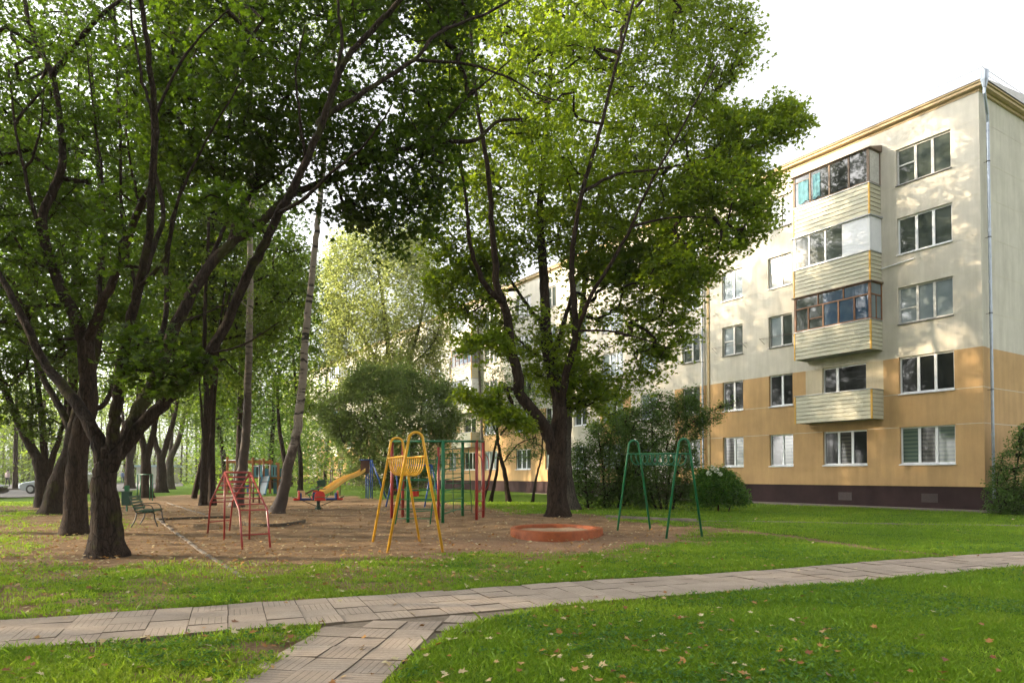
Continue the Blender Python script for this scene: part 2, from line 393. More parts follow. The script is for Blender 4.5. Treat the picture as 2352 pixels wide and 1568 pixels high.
mesh_from(me, V, F)
me.polygons.foreach_set('use_smooth', [True] * len(F))
sandy = (1 - smooth(.2, 3.2, np.hypot((XX - .6) / 1.5, (YY - 16.0)))) * .8
sandy = np.maximum(sandy, (1 - smooth(.0, 3.5, np.hypot(XX - 2.8, (YY - 16.6) * 1.2))) * .6)
for nm, arr in (('dirt', dm), ('sandy', sandy)):
    a = me.attributes.new(nm, 'FLOAT', 'POINT'); a.data.foreach_set('value', arr.astype(np.float32).ravel())
me.materials.append(ground_mat())
ground = bpy.data.objects.new('ground', me); col.objects.link(ground); tag(ground, kind='structure')

# road on the left
mb = MB()
ra = [W(-400, 1142, 38), W(40, 1139.5, 39.5), W(230, 1122, 48), W(420, 1112, 75), W(420, 1106, 110), W(150, 1106, 90), W(-60, 1110, 80), W(-500, 1112, 60)]
ra = [(p.x, p.y, gz(p.x, p.y) + .03) for p in ra]
mb.add(ra, [tuple(range(8))]); tag(mb.build('road', M['asphalt']), kind='structure')
mb = MB(); e = [G(30, 1125), G(75, 1124)]
mb.tube([(p.x, p.y, gz(p.x, p.y) + .06) for p in (G(-300, 1126), G(5, 1125), G(70, 1124), G(200, 1118))], .07, 4)
tag(mb.build('kerb', M['concrete']), kind='structure')

# paving
def slab_mat():
    m, N, L, b = mat('paving_slab')
    uv = N.new('ShaderNodeTexCoord'); sp = N.new('ShaderNodeSeparateXYZ'); L.new(uv.outputs['UV'], sp.inputs[0])
    mu = N.new('ShaderNodeMath'); mu.operation = 'MULTIPLY'; mu.inputs[1].default_value = 6.0; L.new(sp.outputs[0], mu.inputs[0])
    fr = N.new('ShaderNodeMath'); fr.operation = 'FRACT'; L.new(mu.outputs[0], fr.inputs[0])
    g = ramp(N, L, fr.outputs[0], [(.0, (0, 0, 0)), (.06, (1, 1, 1)), (.94, (1, 1, 1)), (1, (0, 0, 0))])
    n = noise(N, L, 2.0, 6, rough=.65); n2 = noise(N, L, 45, 4, rough=.7)
    at = N.new('ShaderNodeAttribute'); at.attribute_name = 'rnd'
    c = ramp(N, L, n.outputs[0], [(.3, (.31, .255, .205)), (.7, (.43, .36, .295))])
    c2 = ramp(N, L, n2.outputs[0], [(.3, (.8, .8, .8)), (.7, (1.12, 1.1, 1.08))])
    c3 = ramp(N, L, at.outputs['Fac'], [(0, (.86, .84, .82)), (1, (1.1, 1.08, 1.05))])
    k = mixc(N, L, 1.0, mixc(N, L, 1.0, c.outputs[0], c2.outputs[0], 'MULTIPLY'), c3.outputs[0], 'MULTIPLY')
    gr = ramp(N, L, g.outputs[0], [(0, (.42, .40, .36)), (1, (1, 1, 1))])
    L.new(mixc(N, L, 1.0, k, gr.outputs[0], 'MULTIPLY'), b.inputs['Base Color']); b.inputs['Roughness'].default_value = .95
    ad = N.new('ShaderNodeMath'); ad.operation = 'MULTIPLY_ADD'; L.new(n2.outputs[0], ad.inputs[0]); ad.inputs[1].default_value = .25; L.new(g.outputs[0], ad.inputs[2])
    bump(N, L, b, ad.outputs[0], .7, .012)
    return m
def paving(name, cells, size):
    V = []; F = []; UV = []; RN = []
    for (cx, cy, ang, rot, s) in cells:
        c, q = math.cos(ang), math.sin(ang); hz = gz(cx, cy) + random.uniform(-.004, .006) + .012
        tx, ty = random.gauss(0, .0022), random.gauss(0, .0022); b = len(V); h = s / 2 - .0035
        for sx, sy in ((-1, -1), (1, -1), (1, 1), (-1, 1)):
            V.append((cx + (sx * c - sy * q) * h, cy + (sx * q + sy * c) * h, hz + sx * tx + sy * ty))
        for sx, sy in ((-1, -1), (1, -1), (1, 1), (-1, 1)):
            V.append((cx + (sx * c - sy * q) * h, cy + (sx * q + sy * c) * h, hz - .05))
        F += [(b, b + 1, b + 2, b + 3)] + [(b + i, b + 4 + i, b + 4 + (i + 1) % 4, b + (i + 1) % 4) for i in range(4)]
        u = [(0, 0), (1, 0), (1, 1), (0, 1)]; u = u[rot:] + u[:rot]
        UV += u + [(.5, .5)] * 16; RN += [random.random()] * 5
    me = bpy.data.meshes.new(name); me.from_pydata(V, [], F); uvl = me.uv_layers.new()
    uvl.data.foreach_set('uv', np.array(UV, np.float32).ravel())
    a = me.attributes.new('rnd', 'FLOAT', 'FACE'); a.data.foreach_set('value', np.array(RN, np.float32))
    me.materials.append(M['slab']); o = bpy.data.objects.new(name, me); col.objects.link(o); tag(o, kind='structure')
M['slab'] = slab_mat()
cells = []
for i in range(-30, 96):
    for j in range(4):
        u, v = i * .39, (j - 1.5) * .39
        cells.append((P0[0] + PD[0] * u + PN[0] * v, P0[1] + PD[1] * u + PN[1] * v, PA, (i + j) % 2 if random.random() < .8 else random.randint(0, 1), .39))
paving('path', cells, .39)
cells = []
ba = R(90 - 6.5)
bd = np.array([math.cos(ba), math.sin(ba)]); bn = np.array([-bd[1], bd[0]])
def inpath(x, y): return path_d(np.array(x), np.array(y))
for i in range(-34, 12):
    for j in range(-3, 7):
        c = np.array([-1.42, 5.0]) + bd * i * .39 + bn * (.195 - j * .39)
        d1, d2 = inpath(c[0], c[1])
        if d1 > .19 and d2 < .06: cells.append((c[0], c[1], ba, (i + j) % 2, .39))
paving('footpath', cells, .39)
mb = MB()
BRF = [(-2.0, 7.3), (-1.95, 6.6), (-2.05, 5.3), (-2.25, 2.5), (-2.4, -6), (-1.25, -6), (-1.08, 2.5), (-.93, 5.3), (-.8, 6.3), (-.55, 7.1), (-.1, 7.78), (.55, 8.55), (-1.4, 7.75)]
mb.add([(x, y, gz(x, y) - .006) for x, y in BRF], [tuple(range(len(BRF)))])
tag(mb.build('pavement_bed', paint('bed_earth', (.17, .135, .10), .95, .35, scale=20, bmp=.5)), kind='structure')

M['kerbdark'] = paint('mossy_timber_edging', (.07, .055, .035), .95, .3, scale=8, bmp=.5)
def kerbline(name, pts, wd=.09, ht=.05, m='concrete'):
    mb = MB(); P = spline([(p.x, p.y, 0) for p in pts], 6)
    for i in range(len(P) - 1):
        a, b = P[i], P[i + 1]; d = (b - a); ln = d.length; ang = math.atan2(d.y, d.x); c = (a + b) / 2
        mb.box((c.x, c.y, gz(c.x, c.y) + ht / 2 - .05 + random.uniform(-.006, .006)), (ln - .006, wd, ht + .1), Matrix.Rotation(ang, 3, 'Z'))
    return tag(mb.build(name, M[m]), kind='structure')
kerbline('kerb', [G(360, 1188), G(420, 1233), G(480, 1275), G(560, 1326)], .08, .0)
kerbline('kerb', [G(481, 1185), G(430, 1168), G(384, 1153)], .08, .0)
kerbline('kerb', [G(365, 1193), G(430, 1190), G(528, 1188)], .07, .05, 'kerbdark')
kerbline('kerb', [G(552, 1203), G(585, 1207), G(620, 1208), G(660, 1205), G(700, 1198)], .07, .07, 'kerbdark')
kerbline('kerb', [G(1392, 1188), G(1470, 1192), G(1600, 1196.5)], .1, .08)
kerbline('kerb', [G(1600, 1196.5), G(1850, 1199), G(2100, 1203), G(2400, 1209)], .22, .015)
kerbline('kerb', [G(0, 1174), G(80, 1171), G(145, 1168), G(330, 1164)], .1, .03)

# ------------------------------------------------------------------ apartment building
TH = .5684; XC, YC = 17.1274, 24.9146
bld = empty('apartment_building', (XC, YC, 0), R(90) + TH)       # local x runs along the front, y outwards
tag(bld, 'long five storey apartment block with beige upper walls over orange lower walls and dark plinth', 'building')
PER, NPER, FLH, TOP, LEN = 32.95, 3, 2.8, 15.74, 98.85
S1, S2 = 2.02, 3.50                                              # sill and head of the first floor
cols = []     # (t0,t1,lights)
for k in range(NPER):
    o = k * PER
    cols += [(o + .97, o + 3.02, 3), (o + 4.37, o + 6.36, 3), (o + 7.85, o + 9.12, 2), (o + 10.62, o + 11.89, 2), (o + 13.4, o + 14.62, 2),
             (o + 16.6, o + 17.9, 2), (o + 19.4, o + 21.35, 3), (o + 22.9, o + 24.2, 2), (o + 26.2, o + 27.5, 2), (o + 29.3, o + 31.3, 3)]
holes = [(a, b, S1 + f * FLH, S2 + f * FLH) for a, b, n in cols for f in range(5)]
def wallcol(t, z):
    tt = t % PER
    if z < 1.17: return 2
    if 3.65 < tt < 7.18 and 6.29 > z > 4.0: return 3
    if z < 6.29 and not (15.2 < tt < 18.7) and not (21.55 < tt < 25.2): return 1
    return 0
tsv = sorted(set([0, LEN] + [x for h in holes for x in h[:2]] + [k * PER + x for k in range(NPER) for x in (3.65, 7.18, 15.2, 18.7, 21.55, 25.2)]))
zsv = sorted(set([0.0, 1.17, 4.0, 6.29, TOP] + [x for h in holes for x in h[2:]]))
mb = MB(); DEP = .16
hs_ = set((round(a, 3), round(c, 3)) for a, b, c, d in holes)
for i in range(len(tsv) - 1):
    for j in range(len(zsv) - 1):
        a, b, c, d = tsv[i], tsv[i + 1], zsv[j], zsv[j + 1]
        tm, zm = (a + b) / 2, (c + d) / 2
        if any(h[0] < tm < h[1] and h[2] < zm < h[3] for h in holes if abs(h[0] - tm) < 3): continue
        if zm < 1.17: continue
        mb.add([(a, 0, c), (b, 0, c), (b, 0, d), (a, 0, d)], [(0, 1, 2, 3)], wallcol(tm, zm))
for a, b, c, d in holes:
    q = wallcol((a + b) / 2 + .001, (c + d) / 2); q = 0 if q == 2 else q
    mb.add([(a, 0, c), (a, -DEP, c), (a, -DEP, d), (a, 0, d)], [(0, 1, 2, 3)], q)
    mb.add([(b, 0, c), (b, -DEP, c), (b, -DEP, d), (b, 0, d)], [(0, 1, 2, 3)], q)
    mb.add([(a, 0, d), (b, 0, d), (b, -DEP, d), (a, -DEP, d)], [(0, 1, 2, 3)], q)
    mb.add([(a, 0, c), (b, 0, c), (b, -DEP, c), (a, -DEP, c)], [(0, 1, 2, 3)], q)
# gable end, back and far end
mb.add([(0, 0, 1.17), (0, 0, 6.29), (0, -.30, 6.29), (0, -.30, 1.17)], [(0, 1, 2, 3)], 1)
mb.add([(0, 0, 6.29), (0, 0, TOP), (0, -.30, TOP), (0, -.30, 6.29)], [(0, 1, 2, 3)], 0)
mb.add([(.05, -.30, 1.17), (.05, -.30, 6.29), (.05, -12, 6.29), (.05, -12, 1.17)], [(0, 1, 2, 3)], 1)
mb.add([(.05, -.30, 6.29), (.05, -.30, TOP), (.05, -12, TOP), (.05, -12, 6.29)], [(0, 1, 2, 3)], 0)
mb.add([(0, -.30, 1.17), (0, -.30, TOP), (.05, -.30, TOP), (.05, -.30, 1.17)], [(0, 1, 2, 3)], 0)
mb.add([(0, -12, 0), (LEN, -12, 0), (LEN, -12, TOP), (0, -12, TOP)], [(0, 1, 2, 3)], 0)
mb.add([(LEN, 0, 0), (LEN, -12, 0), (LEN, -12, TOP), (LEN, 0, TOP)], [(0, 1, 2, 3)], 0)
mb.add([(0, 0, 1.17), (LEN, 0, 1.17), (LEN, -.06, 1.17), (0, -.06, 1.17)], [(0, 1, 2, 3)], 1)
WALLMB = mb; NJ = len(mb.m)
mb = MB()
mb.add([(.04, -.06, -.2), (LEN, -.06, -.2), (LEN, -.06, 1.17), (.04, -.06, 1.17)], [(0, 1, 2, 3)])
mb.add([(.04, -.06, -.2), (.04, -.06, 1.17), (.04, -.30, 1.17), (.04, -.30, -.2)], [(0, 1, 2, 3)])
mb.add([(.09, -.30, -.2), (.09, -.30, 1.17), (.09, -12, 1.17), (.09, -12, -.2)], [(0, 1, 2, 3)])
mb.build('plinth', M['plinth'], bld)
mb = MB(); mb.box2((-.6, .75, -.1), (LEN, -.06, .33)); mb.build('blind_area', M['concrete'], bld)
# pale panel joints (proud fillets of filler, 3 mm)
mb = WALLMB
for z in (3.50, 3.50 + 2.8, 3.5 + 5.6, 3.5 + 8.4, 3.5 + 11.2, 2.02 + 2.8, 2.02 + 5.6, 2.02 + 8.4, 2.02 + 11.2):
    for a in range(len(cols) - 1):
        t0, t1 = cols[a][1] + .02, cols[a + 1][0] - .02
        if t1 - t0 > .3: mb.box2((t0, .0, z - .011), (t1, .003, z + .011))
    if z > 6.4 or z < 6.2: mb.box2((-.003, -.02, z - .011), (0, -.28, z + .011)); mb.box2((.046, -.32, z - .011), (.049, -11.9, z + .011))
    mb.box2((.0, .0, z - .011), (.95, .003, z + .011))
for k_ in range(NJ, len(mb.m)): mb.m[k_] = 4
mb.build('wall', [M['beige'], M['orange'], M['plinth'], M['cream'], M['jointpale']], bld)
# thin brown vertical strip near the second downpipe
mb = MB(); mb.box2((12.72, 0, 1.3), (12.86, .05, TOP - .05)); mb.build('wall_strip', paint('brown_strip', (.40, .30, .16), .8), bld)
# windows
def window(t0, t1, z0, z1, n, style, y=-.10, parent=bld, name='window', sill=True):
    fm, gm, sm_, vent = style
    f = MB(); fw = .06; dp = .06
    f.box2((t0, y, z0), (t0 + fw, y - dp, z1)); f.box2((t1 - fw, y, z0), (t1, y - dp, z1))
    f.box2((t0 + fw, y, z1 - fw), (t1 - fw, y - dp, z1)); f.box2((t0 + fw, y, z0), (t1 - fw, y - dp, z0 + fw + .02))
    wd = t1 - t0
    if n == 3: ms = [t0 + wd * .345, t0 + wd * .655]
    elif n == 2: ms = [t0 + wd * .47]
    else: ms = []
    for m_ in ms: f.box2((m_ - .05, y + .004, z0 + fw), (m_ + .05, y - dp + .004, z1 - fw))
    ed = [t0] + ms + [t1]
    if vent:                                             # a horizontal bar in the left-hand light
        a, b = (ed[-2] + .05, t1 - fw); zz = z0 + (z1 - z0) * vent
        f.box2((a, y + .003, zz - .03), (b, y - dp + .003, zz + .03))
    fo = f.build(name, M[fm], parent)
    g = MB(); k = 0
    gms = gm if isinstance(gm, (list, tuple)) else [gm]
    for i in range(len(ed) - 1):
        g.add([(ed[i], y - .035, z0), (ed[i + 1], y - .035, z0), (ed[i + 1], y - .035, z1), (ed[i], y - .035, z1)], [(0, 1, 2, 3)], i % len(gms))
    g.build('pane', [M[x] for x in gms], fo)
    if sill:
        s_ = MB(); s_.add([(t0 - .02, -.09, z0 + .035), (t1 + .02, -.09, z0 + .035), (t1 + .02, .07, z0), (t0 - .02, .07, z0), (t0 - .02, .07, z0 - .035), (t1 + .02, .07, z0 - .035), (t0 - .02, 0.002, z0 - .03), (t1 + .02, .002, z0 - .03)],
                  [(0, 1, 2, 3), (3, 2, 5, 4), (4, 5, 7, 6), (0, 3, 4, 6), (1, 7, 5, 2)])
        s_.build('sill', M[sm_], fo)
    return fo
st = {}
st[(0, 0)] = ('pvc', ['gblindg', 'gblind', 'gblindg'], 'sill', 0); st[(0, 1)] = ('pvc', 'gdark', 'sill', 0)
st[(0, 2)] = ('oldwood', ['gcurt', 'gcurt', 'gcurt'], 'greysill', .42); st[(0, 3)] = ('pvc', 'ggreen', 'sill', 0); st[(0, 4)] = ('oldwood', 'ggreen', 'greysill', .55)
st[(1, 0)] = ('pvc', ['gdark', 'gblind', 'gdark'], 'sill', 0)
st[(2, 0)] = ('pvc', ['gblindg', 'ggreen'], 'sill', 0); st[(2, 1)] = ('pvc', 'gdark', 'sill', 0); st[(2, 2)] = ('oldwood', ['ggreen', 'gcurt'], 'greysill', 0); st[(2, 3)] = ('pvc', ['ggreen', 'gcurt'], 'sill', 0); st[(2, 4)] = ('oldwood', ['ggreen', 'ggreen'], 'greysill', .5)
st[(3, 0)] = ('pvc', ['gblindg', 'gblind'], 'sill', 0); st[(3, 1)] = ('pvc', 'gdark', 'sill', 0); st[(3, 2)] = ('oldwood', ['ggreen', 'gcurt'], 'greysill', .5); st[(3, 3)] = ('pvc', 'gcurt', 'sill', 0)
pool = [('pvc', 'gdark', 'sill', 0), ('pvc', 'ggreen', 'sill', 0), ('oldwood', 'ggreen', 'greysill', .5), ('pvc', 'gcurt', 'sill', 0), ('oldwood', 'gcurt', 'greysill', 0)]
far = []
for ci, (a, b, n) in enumerate(cols):
    for f in range(5):
        z0, z1 = S1 + f * FLH, S2 + f * FLH
        s_ = st.get((ci, f)) or pool[random.randrange(5)]
        kcol = ci % 10
        if ci >= 19: far.append((a, b, z0, z1, n)); continue
        if kcol == 1 and f > 0:
            if ci == 1 and f == 1:    # open balcony: door and dark window
                fo = window(a, b, z0, z1, 0, ('pvc', 'gdark', 'sill', 0), sill=False)
                q = MB(); q.box2((a + 1.28, -.096, z0 + .06), (a + 1.40, -.158, z1 - .06)); q.build('mullion', M['pvc'], fo)
            elif n: window(a, b, z0, z1, 2, ('pvc', 'gdark', 'sill', 0), sill=False)
            continue
        window(a, b, z0, z1, n, s_)
mbf, mbp = MB(), MB()
for a, b, z0, z1, n in far:
    mbp.add([(a, -.13, z0), (b, -.13, z0), (b, -.13, z1), (a, -.13, z1)], [(0, 1, 2, 3)], 1)
    for t in (a, (a + b) / 2 - .03, b - .06): mbp.box2((t, -.08, z0), (t + .06, -.12, z1), 0)
    mbp.box2((a, -.08, z1 - .06), (b, -.119, z1), 0); mbp.box2((a - .03, .06, z0 - .03), (b + .03, -.119, z0 + .04), 0)
fw_ = mbp.build('window', [M['pvc'], M['ggreen']], bld); fw_['kind'] = 'stuff'
# roof, cornice, gutter, railing
mb = MB()
mb.box2((-.20, .22, TOP + .05), (LEN + .4, -12.2, TOP + .15))
mb.box2((-.26, .28, TOP + .153), (LEN + .4, -12.26, TOP + .21))
mb.box2((-.03, .03, TOP - .06), (LEN, -12.0, TOP + .047))
mb.build('cornice', [M['fascia']], bld)
mb = MB(); mb.add([(-.3, .32, TOP + .214), (LEN + .5, .32, TOP + .214), (LEN + .5, -6, TOP + .9), (-.3, -6, TOP + .9), (LEN + .5, -12.3, TOP + .214), (-.3, -12.3, TOP + .214)], [(0, 1, 2, 3), (3, 2, 4, 5), (0, 3, 5), (1, 4, 2)])
roof = mb.build('roof', M['roofm'], bld)
mb = MB()
mb.tube([(-.28, .28, TOP + .62), (LEN, .28, TOP + .62)], .012, 5); mb.tube([(-.28, .28, TOP + .42), (LEN, .28, TOP + .42)], .01, 5)
mb.tube([(-.26, .28, TOP + .62), (-.26, -12, TOP + .62)], .012, 5); mb.tube([(-.26, .28, TOP + .42), (-.26, -12, TOP + .42)], .01, 5)
for k in range(50): mb.tube([(-.26 + k * 2, .28, TOP + .18), (-.26 + k * 2, .28, TOP + .66)], .012, 5)
for k in range(7): mb.tube([(-.26, .4 - k * 2, TOP + .18), (-.26, .4 - k * 2, TOP + .66)], .012, 5)
mb.build('roof_railing', M['cap'], roof)
for t in (12.2, 38.5, 47, 71):
    mb = MB(); mb.box2((t, -3.2, TOP + .5), (t + .9, -4.2, TOP + 2.0)); mb.box2((t - .12, -3.05, TOP + 2.0), (t + 1.02, -4.35, TOP + 2.12))
    for q in (.1, .8): mb.box2((t + q - .05, -3.3, TOP + 1.99), (t + q + .05, -4.1, TOP + 2.3))
    mb.box2((t - .2, -3.0, TOP + 2.3), (t + 1.1, -4.4, TOP + 2.36)); mb.build('chimney', M['beige'], roof)
# downpipes
def downpipe(t, y, face):
    mb = MB(); z = TOP + .12; pts = [(t, y + .30, z), (t, y + .28, z - .45), (t, y + .02, z - .95), (t, y, z - 1.3), (t, y, .75)] if face else [(-.30, .24, z), (-.28, .22, z - .45), (-.16, -.28, z - 1.05), (-.13, -.36, z - 1.3), (-.13, -.36, .75)]
    mb.tube(pts, .052, 10)
    hp = pts[0]; mb.tube([(hp[0], hp[1], z - .25), (hp[0], hp[1], z + .02), (hp[0], hp[1], z + .35)], [.06, .13, .14], 10)
    x, yy = pts[-1][0], pts[-1][1]
    k = 1.2
    while k < z - 1.4:
        mb.tube([(x, yy, k), (x, yy, k + .05)], .062, 10); k += .93
    o = mb.build('downpipe', M['pipe'], bld, sm=False)
    b = MB(); k = 1.9
    while k < z - 1.4:
        b.tube([(x, yy, k), (x, yy, k + .03)], .068, 8)
        b.tube([(x, yy, k + .015), (x + (.0 if face else .18), yy - (.12 if face else 0), k + .015)], .01, 4); k += 2.8
    b.build('pipe_bracket', M['dkmetal'], o)
downpipe(13.1, .12, True); downpipe(0, 0, False); downpipe(45.9, .12, True); downpipe(78.9, .12, True)
# balconies
def balcony(t0, t1, f, style, far_=False):
    zb = {1: 3.87, 2: 6.69, 3: 9.47, 4: 12.16}[f]; zt = zb + (1.19 if f < 4 else 1.27); D = .85
    root = MB(); root.box2((t0 + .1, .0, zb + .02), (t1 - .1, D - .06, zb + .17)); b = root.build('balcony', M['soffit'], bld)
    c = MB(); nb = 7; hh = (zt - zb) / nb
    for k in range(nb):
        z = zb + k * hh
        # lapped boards: each board tilts out at its foot
        c.add([(t0, D, z + .012), (t1, D, z + .012), (t1, D - .016, z + hh), (t0, D - .016, z + hh)], [(0, 1, 2, 3)], 0)
        c.add([(t0, D - .016, z + hh), (t1, D - .016, z + hh), (t1, D, z + hh + .012), (t0, D, z + hh + .012)], [(0, 1, 2, 3)], 1) if k < nb - 1 else None
        c.add([(t0 + .0, D, z + .012), (t0 + .0, .0, z + .012), (t0 + .016, .0, z + hh), (t0 + .016, D, z + hh)], [(0, 1, 2, 3)], 0)
        c.add([(t0 + .016, D, z + hh), (t0 + .016, 0, z + hh), (t0, 0, z + hh + .012), (t0, D, z + hh + .012)], [(0, 1, 2, 3)], 1) if k < nb - 1 else None
        c.add([(t1, D, z + .012), (t1, 0, z + .012), (t1 - .016, 0, z + hh), (t1 - .016, D, z + hh)], [(0, 1, 2, 3)], 0)
        for zz in (z,):   # dark strip painted for the shade under each lap
            c.box2((t0 + .003, D - .022, zz - .0), (t1 - .003, D + .0015, zz + .011), 1); c.box2((t0 - .0015, .0, zz), (t0 + .022, D - .03, zz + .011), 1)
    c.add([(t0 + .02, D - .03, zb), (t1 - .02, D - .03, zb), (t1 - .02, D - .03, zt), (t0 + .02, D - .03, zt)], [(0, 1, 2, 3)], 0)
    c.build('cladding', [M['siding'], M['sidingline']], b)
    y = MB(); y.box2((t0 - .012, D + .012, zb - .01), (t0 + .05, D - .05, zt + .005)); y.build('corner_trim', M['yellowtrim'], b)
    y = MB(); y.box2((t1 - .05, D + .012, zb - .01), (t1 + .012, D - .05, zt + .005)); y.build('corner_trim', M['yellowtrim'], b)
    y = MB(); y.box2((t0 - .03, D + .03, zt + .006), (t1 + .03, D - .08, zt + .035)); y.box2((t0 - .03, D - .083, zt + .006), (t0 + .06, 0, zt + .035)); y.box2((t1 - .06, D - .083, zt + .006), (t1 + .03, 0, zt + .035)); y.build('capping', M['cap'], b)
    if style == 'open': return b
    z0 = zt + .036; z1 = {2: 9.44, 3: 12.12, 4: 14.86}[f]
    fm = {'brown': 'brownwood', 'white': 'pvc', 'grey': 'greywood'}[style]
    g = MB(); fw = .05; wd = t1 - t0
    def pst(x, w_=.05, a=z0, e=z1): g.box2((x - w_ / 2, D - .01, a), (x + w_ / 2, D - .07, e))
    pst(t0 + .05, .1); pst(t1 - .05, .1)
    g.box2((t0, D - .008, z1 - .06), (t1, D - .068, z1)); g.box2((t0, D - .008, z0), (t1, D - .068, z0 + .06))
    if style == 'brown':
        zm = z0 + (z1 - z0) * .66; g.box2((t0, D - .006, zm - .03), (t1, D - .066, zm + .03))
        for k in range(1, 5): pst(t0 + wd * k / 5, .07, z0, zm)
        for k in (1, 2): pst(t0 + wd * k / 3, .05, zm, z1)
        g.box2((t0 - .003, D - .07, zm - .02), (t0 + .05, 0, zm + .03)); g.box2((t0 - .003, D * .5 - .02, z0), (t0 + .05, D * .5 + .02, zm)); g.box2((t0 + wd * .61, D - .004, z0 + .45), (t0 + wd * .79, D - .06, z0 + .5))
    elif style == 'white':
        for k in (.33, .56, .78): pst(t0 + wd * k, .07)
    else:
        for k in (.25, .5, .76): pst(t0 + wd * k, .07)
        g.box2((t0 + wd * .76, D - .004, z1 - .3), (t1, D - .05, z1 - .27))
    g.box2((t0 - .002, D - .07, z1 - .05), (t0 + .05, 0, z1 - .002)); g.box2((t0 - .002, D - .07, z0), (t0 + .05, 0, z0 + .05)); g.box2((t0 - .004, .06, z0), (t0 + .05, .0, z1 - .05))
    g.box2((t1 - .05, D - .07, z1 - .05), (t1 + .002, 0, z1 - .002)); g.box2((t1 - .05, D - .07, z0), (t1 + .002, 0, z0 + .05))
    fo = g.build('glazing_frame', M[fm], b)
    p = MB(); gm = {'brown': ['ggreen', 'gblue', 'gcurt'], 'white': ['ggreen', 'gcurt', 'white'], 'grey': ['gdark', 'gcurt', 'oldwood']}[style]
    nn = 5 if style == 'brown' else 4
    br = [t0 + wd * k / 5 for k in range(6)] if style == 'brown' else ([t0, t0 + wd * .33, t0 + wd * .56, t0 + wd * .78, t1] if style == 'white' else [t0, t0 + wd * .25, t0 + wd * .5, t0 + wd * .76, t1])
    for k in range(len(br) - 1):
        mi = {'brown': 1 if k in (0, 1, 2) else 0, 'white': 2 if k == 0 else 0, 'grey': 0}[style]
        p.add([(br[k], D - .04, z0), (br[k + 1], D - .04, z0), (br[k + 1], D - .04, z1), (br[k], D - .04, z1)], [(0, 1, 2, 3)], mi)
    p.add([(t0 + .02, D - .04, z0), (t0 + .02, 0, z0), (t0 + .02, 0, z1), (t0 + .02, D - .04, z1)], [(0, 1, 2, 3)], 2)
    p.add([(t1 - .02, D - .04, z0), (t1 - .02, 0, z0), (t1 - .02, 0, z1), (t1 - .02, D - .04, z1)], [(0, 1, 2, 3)], 0)
    p.build('glazing', [M[x] for x in gm], b)
    if style == 'white':
        q = MB(); q.box2((t0 + .06, D - .012, z0 + .06), (t0 + wd * .33, D - .035, z1 - .06)); q.box2((t0 - .006, D - .08, z0 + .05), (t0 + .02, .06, z1 - .05)); q.build('solid_panel', M['white'], b)
    q = MB(); q.add([(t0 - .08, D + .08, z1 + .01), (t1 + .08, D + .08, z1 + .01), (t1 + .08, 0, z1 + .05 + (.22 if f == 4 else 0)), (t0 - .08, 0, z1 + .05 + (.22 if f == 4 else 0)), (t0 - .08, D + .08, z1 - .02), (t1 + .08, D + .08, z1 - .02), (t1 + .08, 0, z1 - .02), (t0 - .08, 0, z1 - .02)],
                [(0, 1, 2, 3), (4, 5, 1, 0), (4, 0, 3, 7), (5, 6, 2, 1), (4, 7, 6, 5)]); q.build('canopy', M['greywood' if style != 'white' else 'cap'], b)
    if style == 'grey' and not far_:
        for (x0, x1, zt_) in ((.62, .72, .2), (.78, .92, .25)):
            L_ = MB(); a, e = t0 + wd * x0, t0 + wd * x1
            pts = []
            for i in range(9):
                x = a + (e - a) * i / 8; yy = D - .018 + .006 * math.sin(i * 1.7)
                pts += [(x, yy, z1 - zt_), (x, yy + .006 * math.sin(i), z0 + .15 + .05 * math.sin(i * .8))]
            L_.add(pts, [(2 * i, 2 * i + 2, 2 * i + 3, 2 * i + 1) for i in range(8)]); tag(L_.build('laundry', M['laundry']), 'turquoise towel drying in the %s bay of the top balcony' % ('leftmost' if x0 > .7 else 'second'), 'laundry', 'turquoise laundry on the top balcony').matrix_world = BM
    return b
BM = Matrix.Translation((XC, YC, 0)) @ Matrix.Rotation(R(90) + TH, 4, 'Z')
for k in range(NPER):
    o = k * PER; sty = [('open', 'brown', 'white', 'grey'), ('white', 'white', 'brown', 'white'), ('white', 'brown', 'grey', 'white')][k]
    for f in range(1, 5):
        s_ = sty[f - 1]
        if f == 1 and s_ != 'open': s_ = 'open'
        balcony(o + 3.66, o + 7.15, f, s_, k > 0)
# plinth vents, pvc pipe stub, washing brackets
for t, z in ((1.95, .72), (5.4, .70)):
    mb = MB(); mb.box2((t - .3, -.057, z - .17), (t + .3, -.045, z + .17), 0)
    for k in range(9): mb.box2((t - .27, -.046, z - .15 + k * .036), (t + .27, -.03, z - .135 + k * .036))
    mb.build('plinth_vent', M['grille'], bld)
mb = MB(); mb.tube([(3.62, .07, 10.02), (2.35, .07, 10.12)], .028, 8); mb.build('drain_tube', M['white'], bld)
for (a, b) in ((7.75, 9.2), (10.5, 12.1)):
    mb = MB(); z = 7.75
    for d_ in (.1, .35): mb.tube([(a - .1, d_, z + .32), (b + .15, d_, z + .32)], .008, 4)
    for x in (a - .1, b + .15): mb.tube([(x, 0, z + .1), (x, .38, z + .33), (x, 0, z + .34)], .01, 4)
    mb.build('clothes_rack', M['metalrack'], bld)

